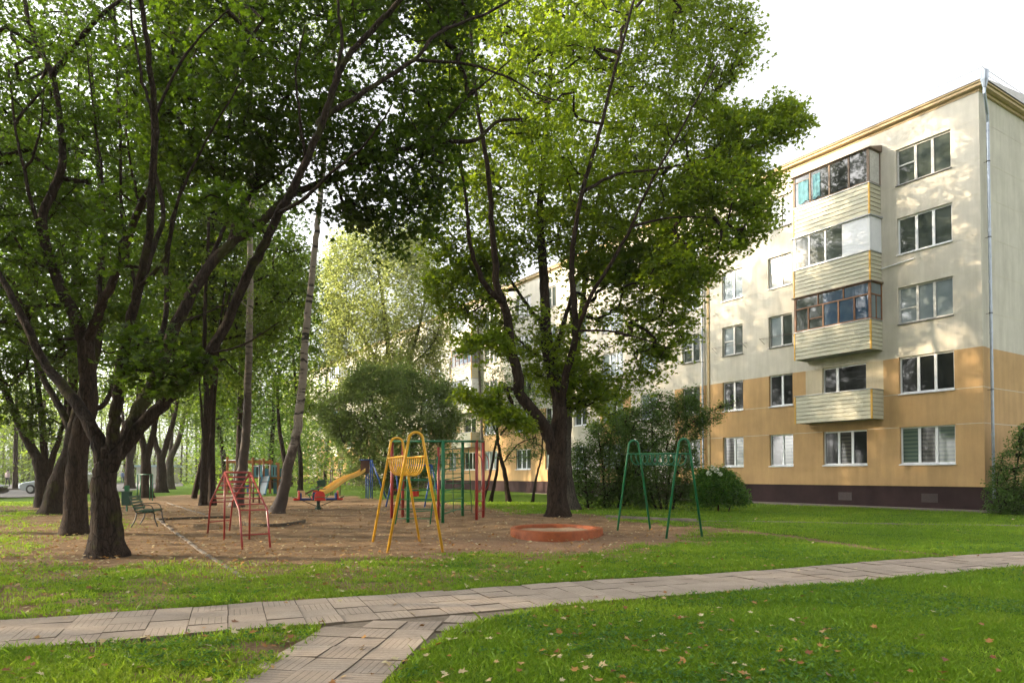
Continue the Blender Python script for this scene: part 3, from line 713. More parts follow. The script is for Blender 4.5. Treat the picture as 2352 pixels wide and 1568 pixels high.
# ------------------------------------------------------------------ foliage
MAPLE5 = (np.array([(0, 0), (-.04, -.35), (-.42, -.22), (-.22, -.02), (-.56, .22), (-.2, .22), (0, .66), (.2, .22), (.56, .22), (.22, -.02), (.42, -.22), (.04, -.35)]),
          [(0, i, i + 1 if i < 11 else 1) for i in range(1, 12)])
MAPLE3 = (np.array([(0, -.35), (-.5, .0), (-.15, .12), (0, .62), (.15, .12), (.5, .0)]), [(0, 1, 2), (0, 2, 3), (0, 3, 4), (0, 4, 5)])
OVAL = (np.array([(0, -.5), (-.3, .0), (0, .5), (.3, .0)]), [(0, 1, 2), (0, 2, 3)])
NARR = (np.array([(0, -.5), (-.13, .0), (0, .5), (.13, .0)]), [(0, 1, 2), (0, 2, 3)])
def leaves(name, P, size, tmpl, m, parent=None, tilt=.75, up=1.0, rnd=None, seed=0, fold=.12):
    r = np.random.default_rng(seed + len(P)); n = len(P)
    T, Fc = tmpl
    nrm = np.stack([r.normal(0, tilt, n), r.normal(0, tilt, n), np.full(n, up)], -1)
    nrm /= np.linalg.norm(nrm, axis=1)[:, None]
    a = r.normal(size=(n, 3)); a -= (a * nrm).sum(1)[:, None] * nrm; a /= np.linalg.norm(a, axis=1)[:, None]
    b = np.cross(nrm, a); s = size * r.uniform(.65, 1.2, n)
    k = len(T); Z = fold * (np.abs(T[:, 0]) * 2)
    V = P[:, None, :] + (a[:, None, :] * T[None, :, 0, None] + b[:, None, :] * T[None, :, 1, None] + nrm[:, None, :] * (-Z)[None, :, None]) * s[:, None, None]
    Fa = np.array(Fc)[None] + (np.arange(n) * k)[:, None, None]
    me = bpy.data.meshes.new(name); mesh_from(me, V.reshape(-1, 3), Fa.reshape(-1, 3))
    rv = r.random(n) if rnd is None else rnd
    at = me.attributes.new('rnd', 'FLOAT', 'FACE'); at.data.foreach_set('value', np.repeat(rv, len(Fc)).astype(np.float32))
    me.materials.append(m); o = bpy.data.objects.new(name, me); col.objects.link(o); o.parent = parent
    return o
def poly_sample(poly, n, r):
    p = np.array(poly, float); lo, hi = p.min(0), p.max(0); out = np.zeros((0, 2))
    while len(out) < n:
        q = r.uniform(lo, hi, (n * 2, 2)); out = np.concatenate([out, q[in_poly(poly, q[:, 0], q[:, 1])]])
    return out[:n]
def centres(poly, Y0, T, n, r, gap=-9, zmin=None):
    q = poly_sample(poly, n * 2, r); d = seg_dist(poly, q[:, 0], q[:, 1]) * Y0 / FD
    half = np.minimum(T, .25 + .75 * d); Y = Y0 + r.uniform(-1, 1, len(q)) * half
    P = np.array([tuple(W(a, b, c)) for (a, b), c in zip(q, Y)])
    g = fnoise(P[:, 0], P[:, 1], P[:, 2], .8, 3)
    P = P[g > gap]
    if zmin is not None: P = P[P[:, 2] > zmin]
    return P[:n]
def grow(nodes, C, mb, r0=.007, pw=.5, maxr=.06, sag=.08):
    """join every spray centre to the nearest wood already grown; returns the paths"""
    nodes = np.array(nodes); d0 = np.min(np.linalg.norm(C[:, None] - nodes[None], axis=2), axis=1)
    order = np.argsort(d0); P = list(nodes); par = [-1] * len(nodes); arr = np.zeros((len(nodes) + len(C), 3)); arr[:len(nodes)] = nodes
    k = len(nodes)
    for i in order:
        c = C[i]; dd = np.linalg.norm(arr[:k] - c, axis=1) + .35 * np.maximum(0, arr[:k, 2] - c[2]); j = int(np.argmin(dd))
        arr[k] = c; par.append(j); k += 1
    cnt = np.ones(k)
    for i in range(k - 1, len(nodes) - 1, -1): cnt[par[i]] += cnt[i] if par[i] >= len(nodes) else 0
    for i in range(len(nodes), k):
        a, b = arr[par[i]], arr[i]; ra = min(maxr, r0 * cnt[i] ** pw); L_ = np.linalg.norm(b - a)
        m_ = (a + b) / 2 + rng.normal(0, sag, 3) * L_
        mb.tube([a, m_, b], [ra * 1.15, ra, ra * .75], 4 if ra < .02 else 5, cap=False)
    return arr[len(nodes):k], [arr[p] for p in par[len(nodes):]]
def sprays(C, A, nl, rad, flat, r):
    """leaves in flattened sprays round each centre and along the twig that carries it"""
    out = []
    for c, a in zip(C, A):
        n = max(4, int(r.normal(nl, nl * .3)))
        q = r.normal(size=(n, 3)); q /= np.linalg.norm(q, axis=1)[:, None]; q *= (r.random(n) ** .45)[:, None] * rad * r.uniform(.7, 1.25)
        ax = r.normal(0, .28, 2); q[:, 2] = q[:, 2] * flat + q[:, 0] * ax[0] + q[:, 1] * ax[1] - .18 * (q[:, 0] ** 2 + q[:, 1] ** 2) / rad
        k = n // 5; t = r.random(k)[:, None]
        out.append(c + q); out.append(a * (1 - t) + c * t + r.normal(0, .09, (k, 3)))
    return np.concatenate(out)
def limb_nodes(L_, step=.5):
    out = []
    for pts in L_:
        for i in range(len(pts) - 1):
            d = (pts[i + 1] - pts[i]).length; n = max(1, int(d / step))
            for k in range(n): out.append(tuple(pts[i].lerp(pts[i + 1], k / n)))
        out.append(tuple(pts[-1]))
    return out
def tree(name, label, cat, base, Y0, limbs, crowns, lm, bm_, leafsize, tmpl, group=None, seed=1, r0=.007, start=2.5, tilt=.75, flat=.4, wob=.06, maxr=.06, nside=14, dens=2.0, taper=.85):
    """limbs: list of (list of (px,py,dY), r_start, r_end); crowns: (poly, halfdepth, sprays, leaves, radius, gap, dY)"""
    r = np.random.default_rng(seed); root = empty(name, (0, 0, 0)); tag(root, label, cat, group)
    mb = MB(); LW = []
    for k, (pts, ra, rb) in enumerate(limbs):
        P = [W(a, b, Y0 + d) for a, b, d in pts]
        if k == 0 or (pts[0][1] > base[1] - 3):
            g = gz(P[0].x, P[0].y); P[0].z = g - .08
        S = spline(P, 5); n = len(S); rs = []
        for i in range(n):
            t = i / (n - 1); q = ra + (rb - ra) * t ** taper
            if (k == 0 or pts[0][1] > base[1] - 3): q *= 1 + .42 * math.exp(-max(0, S[i].z - gz(S[i].x, S[i].y)) / .22)
            rs.append(q)
        S = [p + Vector((r.normal(0, .012), r.normal(0, .012), 0)) if 0 < i < n - 1 else p for i, p in enumerate(S)]
        mb.tube(S, rs, nside if ra > .12 else 8, wob=wob if ra > .1 else 0)
        LW.append(S)
    mb.build('trunk', bm_, root, sm=True)
    nodes = [q for q in limb_nodes(LW) if q[2] > start]
    Call, Aall = [], []; tw = MB()
    lv = []
    for (poly, T, ns, nl, rad, gap, dY) in crowns:
        C = centres(poly, Y0 + dY, T, int(ns * dens), r, gap)
        C2, A2 = grow(nodes, C, tw, r0, maxr=maxr)
        lv.append(sprays(C2, A2, nl, rad, flat, r))
    tw.build('branches', bm_, root, sm=True)
    leaves('crown', np.concatenate(lv), leafsize, tmpl, lm, root, tilt=tilt, seed=seed)
    # origin of the thing at its foot
    b = G(*base)
    for ch in root.children: ch.matrix_parent_inverse = Matrix.Translation(-b)
    root.location = b
    return root

# main maple in the middle
tree('maple_tree', 'big green maple standing alone behind the round sandbox in the middle', 'tree', (1282, 1187), 23.2,
     [([(1281, 1187, 0), (1280, 1120, 0), (1279, 1060, 0), (1284, 1010, 0), (1287, 960, .1), (1281, 905, .2), (1264, 838, .3), (1254, 752, .5), (1250, 660, .7), (1245, 580, 1), (1240, 480, 1.2), (1250, 360, 1.5), (1262, 200, 1.8), (1270, 60, 2), (1280, -120, 2)], .36, .05),
      ([(1272, 1040, 0), (1258, 995, -.1), (1219, 938, -.3), (1194, 903, -.4), (1190, 860, -.5), (1176, 809, -.6), (1168, 752, -.8), (1157, 694, -1), (1142, 660, -1.1), (1138, 600, -1.3), (1130, 520, -1.6), (1125, 430, -2), (1110, 330, -2.3), (1090, 200, -2.6), (1080, 50, -3)], .24, .04),
      ([(1159, 697, -1), (1119, 660, -1.4), (1098, 620, -1.8), (1079, 551, -2.2), (1072, 470, -2.6), (1060, 380, -2.8), (1050, 280, -3)], .11, .03),
      ([(1288, 930, 0), (1300, 860, -.4), (1318, 790, -.8), (1322, 723, -1.1), (1314, 637, -1.4), (1317, 551, -1.7), (1335, 450, -2), (1370, 330, -2.3), (1400, 210, -2.6), (1440, 60, -3), (1480, -100, -3)], .14, .03),
      ([(1320, 770, -1), (1334, 740, -1.2), (1357, 680, -1.6), (1406, 600, -2), (1450, 520, -2.3), (1490, 430, -2.6), (1540, 340, -3), (1600, 230, -3.2), (1650, 140, -3.4)], .085, .02),
      ([(1268, 850, .3), (1290, 760, 1), (1310, 690, 1.6), (1340, 600, 2.3), (1400, 500, 3), (1480, 400, 3.4)], .1, .03),
      ([(1340, 440, -2), (1420, 400, -1.8), (1500, 390, -1.5), (1600, 370, -1), (1700, 330, -.6), (1780, 300, -.2)], .06, .015),
      ([(1254, 752, .5), (1210, 700, 1.4), (1150, 600, 2.4), (1120, 480, 3)], .09, .03),
      ([(1450, 520, -2.3), (1540, 500, -2.3), (1640, 500, -2)], .05, .012),
      ([(1320, 760, -1), (1400, 760, -1.6), (1480, 780, -2), (1540, 800, -2.2)], .045, .012)],
     [([(985, -260), (1700, -260), (1690, -60), (1715, 30), (1748, 95), (1740, 150), (1675, 190), (1650, 260), (1730, 300), (1700, 400), (1650, 520), (1560, 600), (1450, 660), (1330, 640), (1200, 640), (1060, 650), (965, 560), (950, 300)], 4.6, 800, 34, .75, -.72, 1.2),
      ([(1640, 250), (1700, 235), (1745, 250), (1790, 215), (1862, 235), (1866, 290), (1830, 320), (1790, 330), (1735, 360), (1640, 380)], 1.2, 60, 26, .5, -.5, -.5),
      ([(1560, 380), (1700, 360), (1795, 400), (1790, 450), (1755, 530), (1700, 590), (1640, 640), (1560, 680), (1480, 640)], 2.0, 120, 30, .6, -.45, -1),
      ([(970, 640), (1000, 560), (1200, 600), (1500, 560), (1650, 590), (1610, 690), (1600, 770), (1540, 830), (1490, 885), (1400, 900), (1330, 950), (1250, 950), (1200, 860), (1130, 800), (1050, 800), (1025, 740)], 2.8, 215, 28, .6, -.05, .9),
      ([(1040, 860), (1060, 780), (1150, 760), (1190, 830), (1170, 910), (1220, 980), (1140, 965), (1060, 910)], 1.6, 95, 22, .45, -.4, -1.2),
      ([(1190, 700), (1340, 690), (1430, 800), (1440, 900), (1390, 940), (1330, 930), (1240, 900), (1220, 860)], 1.6, 36, 22, .5, -.1, .4),
      ([(1150, 960), (1210, 950), (1250, 990), (1200, 1000), (1150, 985)], .6, 3, 20, .35, -9, -1.5)],
     M['leafm'], M['bark'], .17, MAPLE3, seed=3, dens=3.0)

# the old many-stemmed maple at the front left
tree('maple_tree', 'nearest thick many-stemmed maple at the left whose bare trunk foot stands closest to the path', 'tree', (245, 1275), 13.7,
     [([(246, 1276, 0), (244, 1200, 0), (241, 1120, 0), (243, 1075, 0), (246, 1050, 0), (248, 1025, 0)], .315, .14),
      ([(249, 1075, 0), (256, 1020, 0), (264, 965, -.1), (271, 905, -.2), (280, 820, -.3), (300, 740, -.5), (318, 660, -.7), (340, 560, -1), (350, 440, -1.3), (356, 270, -1.6), (340, 120, -2), (326, 0, -2.2), (310, -160, -2.5)], .135, .03),
      ([(250, 1085, 0), (265, 1050, 0), (292, 1018, .1), (338, 962, .1), (372, 930, .2), (427, 873, .3), (481, 812, .4), (518, 747, .4), (559, 653, .3), (600, 575, .2), (640, 490, 0), (662, 455, -.1), (701, 373, -.3), (738, 288, -.5), (769, 195, -.6), (799, 132, -.7), (868, 55, -.8), (930, -10, -1), (1020, -120, -1.2)], .15, .04),
      ([(245, 1080, .1), (262, 1045, .2), (290, 1010, .4), (324, 930, .8), (350, 885, 1), (406, 744, 1.4), (467, 632, 1.8), (528, 561, 2.1), (600, 510, 2.3), (643, 470, 2.4), (677, 444, 2.4), (796, 396, 2.4), (881, 359, 2.3), (986, 329, 2.2), (1091, 322, 2), (1141, 281, 2), (1200, 275, 2)], .18, .03),
      ([(243, 1085, 0), (232, 1035, 0), (212, 985, .1), (180, 930, .3), (140, 880, .5), (100, 830, .7), (51, 727, .9), (0, 632, 1.2), (-60, 520, 1.5)], .17, .05),
      ([(528, 561, 2.1), (550, 490, 2.3), (576, 440, 2.5), (610, 356, 2.7), (643, 247, 2.9), (711, 146, 3.1), (762, 78, 3.3), (800, -60, 3.5)], .095, .03),
      ([(735, 290, -.5), (742, 271, -.4), (837, 210, 0), (952, 138, .3), (1006, 78, .5), (1138, 20, .8), (1250, -60, 1)], .065, .02),
      ([(952, 137, .3), (1010, 142, .3), (1084, 149, .3), (1175, 183, .2), (1236, 217, .1), (1294, 234, 0)], .04, .012),
      ([(986, 329, 2.2), (1016, 288, 2.1), (1074, 224, 2), (1135, 173, 1.8), (1175, 135, 1.7)], .045, .012),
      ([(769, 190, -.6), (785, 110, -.6), (779, 34, -.7), (775, -60, -.8)], .045, .02),
      ([(640, 490, 0), (700, 455, -.6), (760, 400, -1.2), (840, 330, -1.8), (900, 240, -2.2)], .045, .012),
      ([(318, 660, -.7), (380, 590, -1.2), (400, 480, -1.6), (470, 330, -2), (560, 180, -2.4)], .045, .012),
      ([(481, 812, .4), (560, 790, -.2), (640, 740, -.6)], .03, .01),
      ([(303, 735, -.5), (345, 590, -.2), (376, 491, 0), (355, 390, 0), (349, 271, -.1), (328, 190, -.2), (305, 60, -.3), (297, -60, -.4)], .06, .02),
      ([(351, 275, -.1), (406, 159, -.2), (474, 68, -.3), (530, 20, -.4)], .035, .012),
      ([(467, 632, 1.8), (500, 560, 2.2), (521, 501, 2.4), (515, 373, 2.6), (535, 237, 2.8), (545, 120, 3)], .06, .02),
      ([(350, 885, 1), (378, 740, 1.5), (384, 608, 2), (400, 500, 2.4), (440, 330, 2.8), (450, 180, 3)], .075, .02),
      ([(576, 440, 2.5), (640, 400, 2.8), (700, 330, 3), (730, 230, 3.2), (740, 120, 3.4)], .04, .012),
      ([(701, 373, -.3), (690, 280, -.6), (680, 180, -.8), (700, 60, -1)], .04, .014),
      ([(406, 744, 1.4), (470, 720, 1), (540, 690, .5)], .03, .01)],
     [([(300, -260), (1120, -260), (1110, -60), (1080, 120), (1090, 250), (1080, 330), (1030, 430), (1000, 520), (950, 570), (900, 580), (850, 545), (760, 500), (650, 470), (560, 420), (420, 430), (330, 400), (280, 200)], 3.8, 480, 30, .6, -.4, 2.6),
      ([(240, 430), (420, 420), (560, 430), (600, 560), (520, 620), (460, 700), (380, 740), (300, 700), (230, 600)], 2.0, 60, 20, .45, -.1, -.6),
      ([(250, 780), (330, 740), (430, 760), (490, 850), (440, 900), (340, 900), (270, 880)], 1.2, 24, 18, .38, -.2, -1)],
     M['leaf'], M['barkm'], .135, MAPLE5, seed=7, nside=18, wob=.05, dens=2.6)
# second trunk right behind it
tree('maple_tree', 'dark forked maple growing directly behind the nearest left maple, trunk foot in thin grass', 'tree', (172, 1222), 18.3,
     [([(172, 1222, 0), (173, 1150, 0), (176, 1080, 0), (186, 1000, 0), (203, 930, 0), (201, 850, 0), (198, 785, 0)], .29, .2),
      ([(198, 800, 0), (170, 720, .1), (146, 676, .2), (108, 575, .4), (96, 500, .5), (120, 440, .6), (143, 380, .6), (139, 288, .8), (118, 169, 1), (81, 95, 1.2), (50, -20, 1.4), (20, -160, 1.6)], .17, .05),
      ([(198, 800, 0), (223, 727, -.2), (257, 652, -.4), (285, 570, -.6), (322, 474, -.8), (356, 406, -1), (383, 305, -1.2), (393, 169, -1.4), (406, 0, -1.6), (410, -150, -1.8)], .13, .04),
      ([(120, 175, .8), (180, 91, .6), (230, 37, .4), (285, -10, .2), (360, -120, 0)], .09, .03),
      ([(204, 940, .2), (237, 930, .5), (262, 880, .7), (288, 795, .8), (305, 727, .9), (311, 659, 1), (295, 591, 1.1), (278, 475, 1.2), (277, 305, 1.3), (268, 180, 1.4), (262, 20, 1.5)], .08, .03),
      ([(223, 727, -.2), (236, 600, 0), (237, 474, .2), (230, 360, .3), (217, 271, .4), (200, 120, .5)], .06, .02),
      ([(108, 575, .4), (85, 508, .2), (54, 390, 0), (34, 281, 0), (20, 150, 0)], .07, .02), ([(34, 285, 0), (60, 250, 0), (118, 186, .1)], .05, .02),
      ([(54, 390, 0), (80, 350, -.2), (95, 280, -.3), (100, 200, -.4)], .04, .015), ([(322, 474, -.8), (300, 380, -1), (290, 280, -1.2), (300, 150, -1.4)], .04, .015)],
     [([(-300, -260), (520, -260), (560, 0), (520, 220), (420, 420), (330, 520), (200, 560), (100, 520), (0, 500), (-300, 420)], 4.0, 380, 30, .7, -.6, 2.6),
      ([(-150, 500), (120, 520), (280, 520), (340, 640), (300, 760), (200, 800), (100, 860), (0, 900), (-150, 880)], 2.2, 120, 22, .5, -.2, .2)],
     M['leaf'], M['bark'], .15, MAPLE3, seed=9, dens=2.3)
tree('maple_tree', 'broad leaning dark maple trunk behind the forked maple, mossy foot in leaf litter', 'tree', (123, 1188), 24.0,
     [([(122, 1188, 0), (130, 1130, 0), (146, 1080, 0), (162, 1040, 0), (176, 960, .2), (205, 860, .5), (225, 760, .8), (232, 640, 1), (236, 500, 1.2), (220, 300, 1.6), (205, 100, 2)], .38, .06),
      ([(170, 1000, .1), (140, 940, .3), (95, 860, .8), (60, 760, 1), (30, 640, 1.3)], .15, .05)],
     [([(-200, 0), (420, -60), (460, 300), (420, 620), (300, 820), (120, 860), (-60, 760), (-200, 500)], 3.5, 260, 26, .75, -.6, 1.5)],
     M['leaf'], M['barkm'], .17, MAPLE3, seed=12)
tree('maple_tree', 'leftmost clump of slender forked maple stems beside the parked silver estate car', 'tree', (100, 1166), 28.5,
     [([(99, 1166, 0), (95, 1110, 0), (88, 1060, 0), (68, 1020, 0), (43, 972, 0), (17, 910, .1), (-15, 820, .2), (-60, 700, .4)], .27, .08),
      ([(106, 1164, .1), (106, 1100, .1), (103, 1050, .1), (98, 980, .2), (88, 900, .4), (80, 780, .6), (70, 620, .8)], .2, .06),
      ([(108, 1100, .1), (118, 1060, .1), (138, 1000, .2), (150, 940, .4), (150, 840, .6)], .15, .05),
      ([(92, 1070, 0), (72, 1010, .3), (74, 920, .5), (60, 800, .8)], .1, .04)],
     [([(-320, 300), (180, 300), (220, 620), (180, 860), (120, 940), (40, 930), (-60, 900), (-320, 880)], 3, 240, 26, .7, -.6, 0),
      ([(-60, 860), (60, 900), (130, 960), (120, 1010), (50, 990), (-30, 960), (-90, 930)], 1.2, 40, 22, .5, -.4, -1)],
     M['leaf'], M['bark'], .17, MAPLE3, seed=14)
# birches with bare white stems
def birch(label, base, Y0, pts, ra, rb, seed, crown, bk='birch'):
    tree('birch_tree', label, 'tree', base, Y0, [(pts, ra, rb)], crown, M['leaff'], M[bk], .09, OVAL, seed=seed, start=6, wob=.03, r0=.005, taper=.55)
birch('dark-footed birch with scarred white stem standing behind the red climbing ladder', (545, 1166), 29.5,
      [(543, 1168, 0), (550, 1110, 0), (558, 1060, 0), (565, 1000, 0), (568, 930, 0), (570, 860, 0), (573, 760, 0), (575, 650, 0), (574, 560, 0), (578, 440, 0), (574, 300, .2), (580, 150, .2), (585, -40, .4)], .27, .08, 21,
      [([(470, -200), (700, -200), (720, 100), (680, 330), (560, 380), (470, 250)], 2.5, 110, 40, .8, -.5, 0), ([(540, 400), (620, 400), (640, 560), (620, 720), (560, 760), (530, 600)], 1.2, 30, 30, .5, -.3, -1)], 'birchd')
birch('leaning birch with clean white ringed stem between the red ladder and the merry-go-round', (638, 1196), 24.5,
      [(636, 1197, 0), (650, 1130, 0), (662, 1070, 0), (680, 1000, 0), (689, 930, 0), (696, 850, 0), (702, 780, 0), (711, 680, 0), (722, 580, 0), (731, 500, 0), (740, 410, .1), (752, 280, .2), (768, 120, .3), (790, -60, .5)], .24, .065, 22,
      [([(660, -220), (920, -220), (900, 60), (840, 220), (720, 200), (650, 60)], 2.5, 100, 40, .8, -.5, .5)])
# second trunk behind the middle maple
tree('maple_tree', 'pale grey trunk half hidden right behind the big middle maple', 'tree', (1312, 1177), 26.5,
     [([(1316, 1177, 0), (1304, 1120, 0), (1300, 1060, 0), (1304, 980, 0), (1312, 880, 0), (1330, 760, .3), (1350, 600, .6), (1380, 420, 1)], .28, .06)],
     [([(1180, 200), (1560, 200), (1600, 420), (1540, 600), (1430, 640), (1300, 620), (1190, 480)], 2.8, 150, 26, .75, -.4, 2)], M['leafm'], M['barkg'], .17, MAPLE3, seed=31)

# weeping silver birch far behind, small willow-like trees and shrubs by the house
def plant(name, label, cat, base, Y0, stems, crowns, lm, bm_, size, tmpl, group=None, seed=1, **k):
    return tree(name, label, cat, base, Y0, stems, crowns, lm, bm_, size, tmpl, group, seed, start=k.pop('start', .5), **k)
gbase = G(880, 1105)
birchfar = plant('birch_tree', 'tall pale yellow-green weeping birch glowing in the sun at the centre distance', 'tree', (905, 1122), 50,
      [([(905, 1122, 0), (903, 1000, 0), (896, 860, 0), (885, 740, 0), (870, 620, 0), (862, 530, 0)], .32, .05),
       ([(900, 960, 0), (930, 860, 0), (960, 760, .5), (985, 640, .5), (975, 600, .5)], .18, .04), ([(898, 900, 0), (850, 800, 0), (800, 720, 0), (770, 640, 0)], .15, .03), ([(930, 850, 0), (1000, 780, 0), (1010, 700, 0)], .1, .03)],
      [([(745, 560), (800, 525), (870, 505), (950, 540), (1040, 590), (1035, 680), (1030, 800), (1000, 900), (900, 960), (790, 900), (745, 780), (740, 660)], 4.5, 700, 46, .85, -.55, 0)],
      M['leafb'], M['barkg'], .19, OVAL, seed=41, flat=1.3, start=4, r0=.008)
plant('willow_tree', 'grey-green bushy willow spreading in front of the building left of the lamp post', 'tree', (900, 1112), 45,
      [([(900, 1128, 0), (890, 1060, 0), (870, 980, 0), (850, 900, 0)], .2, .05), ([(902, 1128, .2), (930, 1060, 0), (960, 980, 0), (975, 900, 0)], .17, .05), ([(896, 1110, 0), (840, 1050, 0), (800, 990, 0)], .12, .04)],
      [([(725, 930), (790, 880), (830, 830), (880, 850), (930, 820), (970, 870), (1040, 900), (1065, 960), (1040, 1010), (1060, 1060), (1000, 1090), (960, 1120), (850, 1125), (790, 1090), (800, 1030), (740, 990)], 3.4, 560, 40, .7, -.5, -.5), ([(740, 960), (820, 940), (830, 1010), (770, 1030)], 1.5, 40, 30, .6, -.3, 0), ([(1000, 850), (1080, 900), (1080, 980), (1020, 980)], 1.5, 36, 30, .6, -.3, 0)],
      M['leafg'], M['barkg'], .17, OVAL, seed=42, flat=.8)
plant('pear_tree', 'small crooked tree with three dark stems beside the lamp post', 'tree', (1150, 1145), 34,
      [([(1169, 1145, 0), (1160, 1090, 0), (1148, 1040, 0), (1142, 980, 0), (1150, 900, 0)], .14, .04), ([(1126, 1143, .3), (1140, 1090, .2), (1145, 1040, 0)], .09, .06), ([(1108, 1143, .2), (1125, 1090, .2), (1140, 1010, 0)], .08, .05), ([(1146, 1010, 0), (1120, 940, 0), (1100, 900, 0)], .06, .02), ([(1150, 1000, 0), (1190, 940, 0), (1220, 880, 0)], .06, .02), ([(1158, 1060, 0), (1190, 1020, -.3), (1230, 1005, -.4)], .04, .015)],
      [([(1090, 880), (1150, 840), (1230, 850), (1260, 920), (1240, 1000), (1180, 990), (1110, 1000), (1080, 940)], 2.0, 150, 34, .5, -.5, 0), ([(1150, 985), (1225, 985), (1240, 1050), (1180, 1060), (1130, 1050)], 1.2, 26, 26, .4, -.3, 0)],
      M['leafs'], M['bark'], .09, OVAL, seed=43, flat=.6)
plant('young_tree', 'thin leaning sapling against the plinth left of the middle maple trunk', 'tree', (1222, 1143), 34.0,
      [([(1222, 1143, 0), (1232, 1095, 0), (1243, 1050, 0), (1248, 990, 0)], .07, .03)],
      [([(1200, 960), (1270, 940), (1275, 1040), (1215, 1050)], 1.0, 26, 26, .4, -.3, 0)], M['leafs'], M['bark'], .09, OVAL, seed=44)
plant('shrub', 'tall dark tangled shrub right of the middle maple trunk', 'shrub', (1390, 1158), 27.5,
      [([(1390, 1158, 0), (1385, 1080, 0), (1375, 1000, 0)], .05, .02), ([(1420, 1158, 0), (1430, 1070, 0), (1440, 990, 0)], .05, .02), ([(1350, 1158, 0), (1345, 1080, 0), (1340, 1020, 0)], .05, .02)],
      [([(1310, 1080), (1318, 1010), (1350, 1030), (1365, 965), (1400, 985), (1425, 940), (1455, 1010), (1480, 1000), (1490, 1080), (1500, 1160), (1310, 1160)], 1.8, 250, 34, .4, -.45, 0)], M['leafs'], M['bark'], .09, OVAL, seed=45, flat=.8, start=.1, dens=2.6)
plant('shrub', 'loose tall shrub with long arching branches beside the second downpipe', 'shrub', (1540, 1158), 26.5,
      [([(1530, 1158, 0), (1540, 1080, 0), (1560, 1000, 0), (1620, 950, 0), (1690, 925, -.2)], .05, .012), ([(1520, 1158, 0), (1500, 1060, 0), (1500, 960, 0), (1520, 900, 0)], .05, .015), ([(1545, 1158, 0), (1560, 1060, 0), (1580, 960, 0), (1600, 890, 0)], .04, .012), ([(1510, 1158, 0), (1470, 1060, 0), (1445, 980, 0)], .04, .012)],
      [([(1430, 960), (1500, 900), (1600, 910), (1630, 960), (1600, 1020), (1610, 1080), (1600, 1158), (1450, 1158)], 1.5, 330, 34, .34, -.9, 0), ([(1600, 960), (1650, 930), (1690, 915), (1680, 945), (1620, 990)], .4, 16, 18, .25, -9, 0), ([(1560, 900), (1600, 870), (1620, 905), (1590, 940)], .4, 10, 16, .25, -9, 0)],
      M['leafs'], M['bark'], .085, OVAL, seed=46, flat=.8, start=.1, dens=2.6)
plant('shrub', 'light green young maple shoots between the middle maple and the arching shrub', 'shrub', (1400, 1150), 29,
      [([(1400, 1150, 0), (1400, 1040, 0), (1410, 960, 0), (1420, 900, 0)], .05, .015)], [([(1360, 930), (1400, 890), (1460, 900), (1470, 980), (1400, 1010), (1350, 980)], 1.2, 60, 26, .4, -.5, 0)], M['leafm'], M['bark'], .12, MAPLE3, seed=47, start=.3)
hyd = plant('hydrangea_bush', 'rounded hydrangea bush with white flower heads at the foot of the orange wall', 'bush', (1650, 1153), 25.3,
      [([(1650, 1153, 0), (1650, 1120, 0), (1650, 1100, 0)], .03, .01), ([(1670, 1153, 0), (1690, 1130, 0)], .02, .01)],
      [([(1600, 1090), (1640, 1072), (1680, 1085), (1710, 1120), (1722, 1155), (1590, 1158)], 1.0, 240, 34, .22, -2, 0)], M['leafh'], M['bark'], .085, OVAL, seed=48, flat=.9, start=.05)
fl = MB()
hb = hyd.location
for px, py, s_ in ((1637, 1074, .06), (1646, 1080, .07), (1628, 1086, .07), (1655, 1088, .05)):
    c = W(px, py, 24.9)
    for k in range(26):
        d = Vector(rng.normal(size=3)).normalized() * s_ * 1.2; fl.box(c + d, (.035, .035, .02), Matrix.Rotation(k, 3, 'X'))
fo = fl.build('flower_head', M['flower'], hyd); fo.matrix_parent_inverse = Matrix.Translation(-hb)
plant('shrub', 'dense dark green shrub at the right edge in front of the gable end', 'shrub', (2330, 1175), 23.6,
      [([(2330, 1178, 0), (2330, 1100, 0), (2345, 1020, 0)], .05, .02), ([(2300, 1178, 0), (2290, 1120, 0), (2300, 1060, 0)], .03, .01)],
      [([(2262, 1170), (2275, 1110), (2290, 1060), (2305, 1030), (2340, 985), (2400, 960), (2520, 960), (2600, 1080), (2600, 1190), (2280, 1185)], 1.5, 420, 36, .3, -1.4, 0)], M['leafs'], M['bark'], .08, OVAL, seed=49, flat=.6, start=.05)

# row of dark trunks behind the playground
def rowtree(base, Y0, stems, label, seed, crown, lm='leaff', bk='bark', group=None):
    return tree('maple_tree', label, 'tree', base, Y0, stems, crown, M[lm], M[bk], .2, MAPLE3, group, seed, start=3, r0=.009)
rowtree((467, 1154), 31, [([(467, 1154, 0), (468, 1080, 0), (472, 1000, 0), (474, 900, 0), (470, 780, 0), (474, 640, 0), (480, 500, 0)], .16, .06), ([(446, 1143, .6), (462, 1070, .4), (476, 1000, .2), (486, 900, 0), (500, 780, 0), (520, 640, 0)], .14, .05), ([(487, 1155, .4), (486, 1070, .4), (488, 990, .4), (494, 880, .4), (508, 760, .4), (540, 640, .4)], .17, .05), ([(470, 1020, 0), (462, 940, 0), (458, 860, 0)], .08, .03)],
        'slim cluster of three dark stems left of the red climbing ladder', 51, [([(380, 480), (560, 440), (700, 560), (720, 700), (640, 780), (560, 900), (470, 860), (390, 760), (350, 600)], 3.4, 260, 26, .85, -.45, 2)])
rowtree((337, 1137), 40, [([(337, 1137, 0), (335, 1080, 0), (333, 1040, 0), (322, 980, 0), (318, 880, 0)], .36, .1), ([(335, 1060, 0), (350, 1000, 0), (362, 930, 0), (372, 840, 0)], .22, .08)], 'dark forked trunk in front of the small pale hut', 52, [([(240, 640), (440, 640), (470, 800), (420, 900), (330, 930), (240, 880)], 3, 130, 26, .9, -.4, 2)])
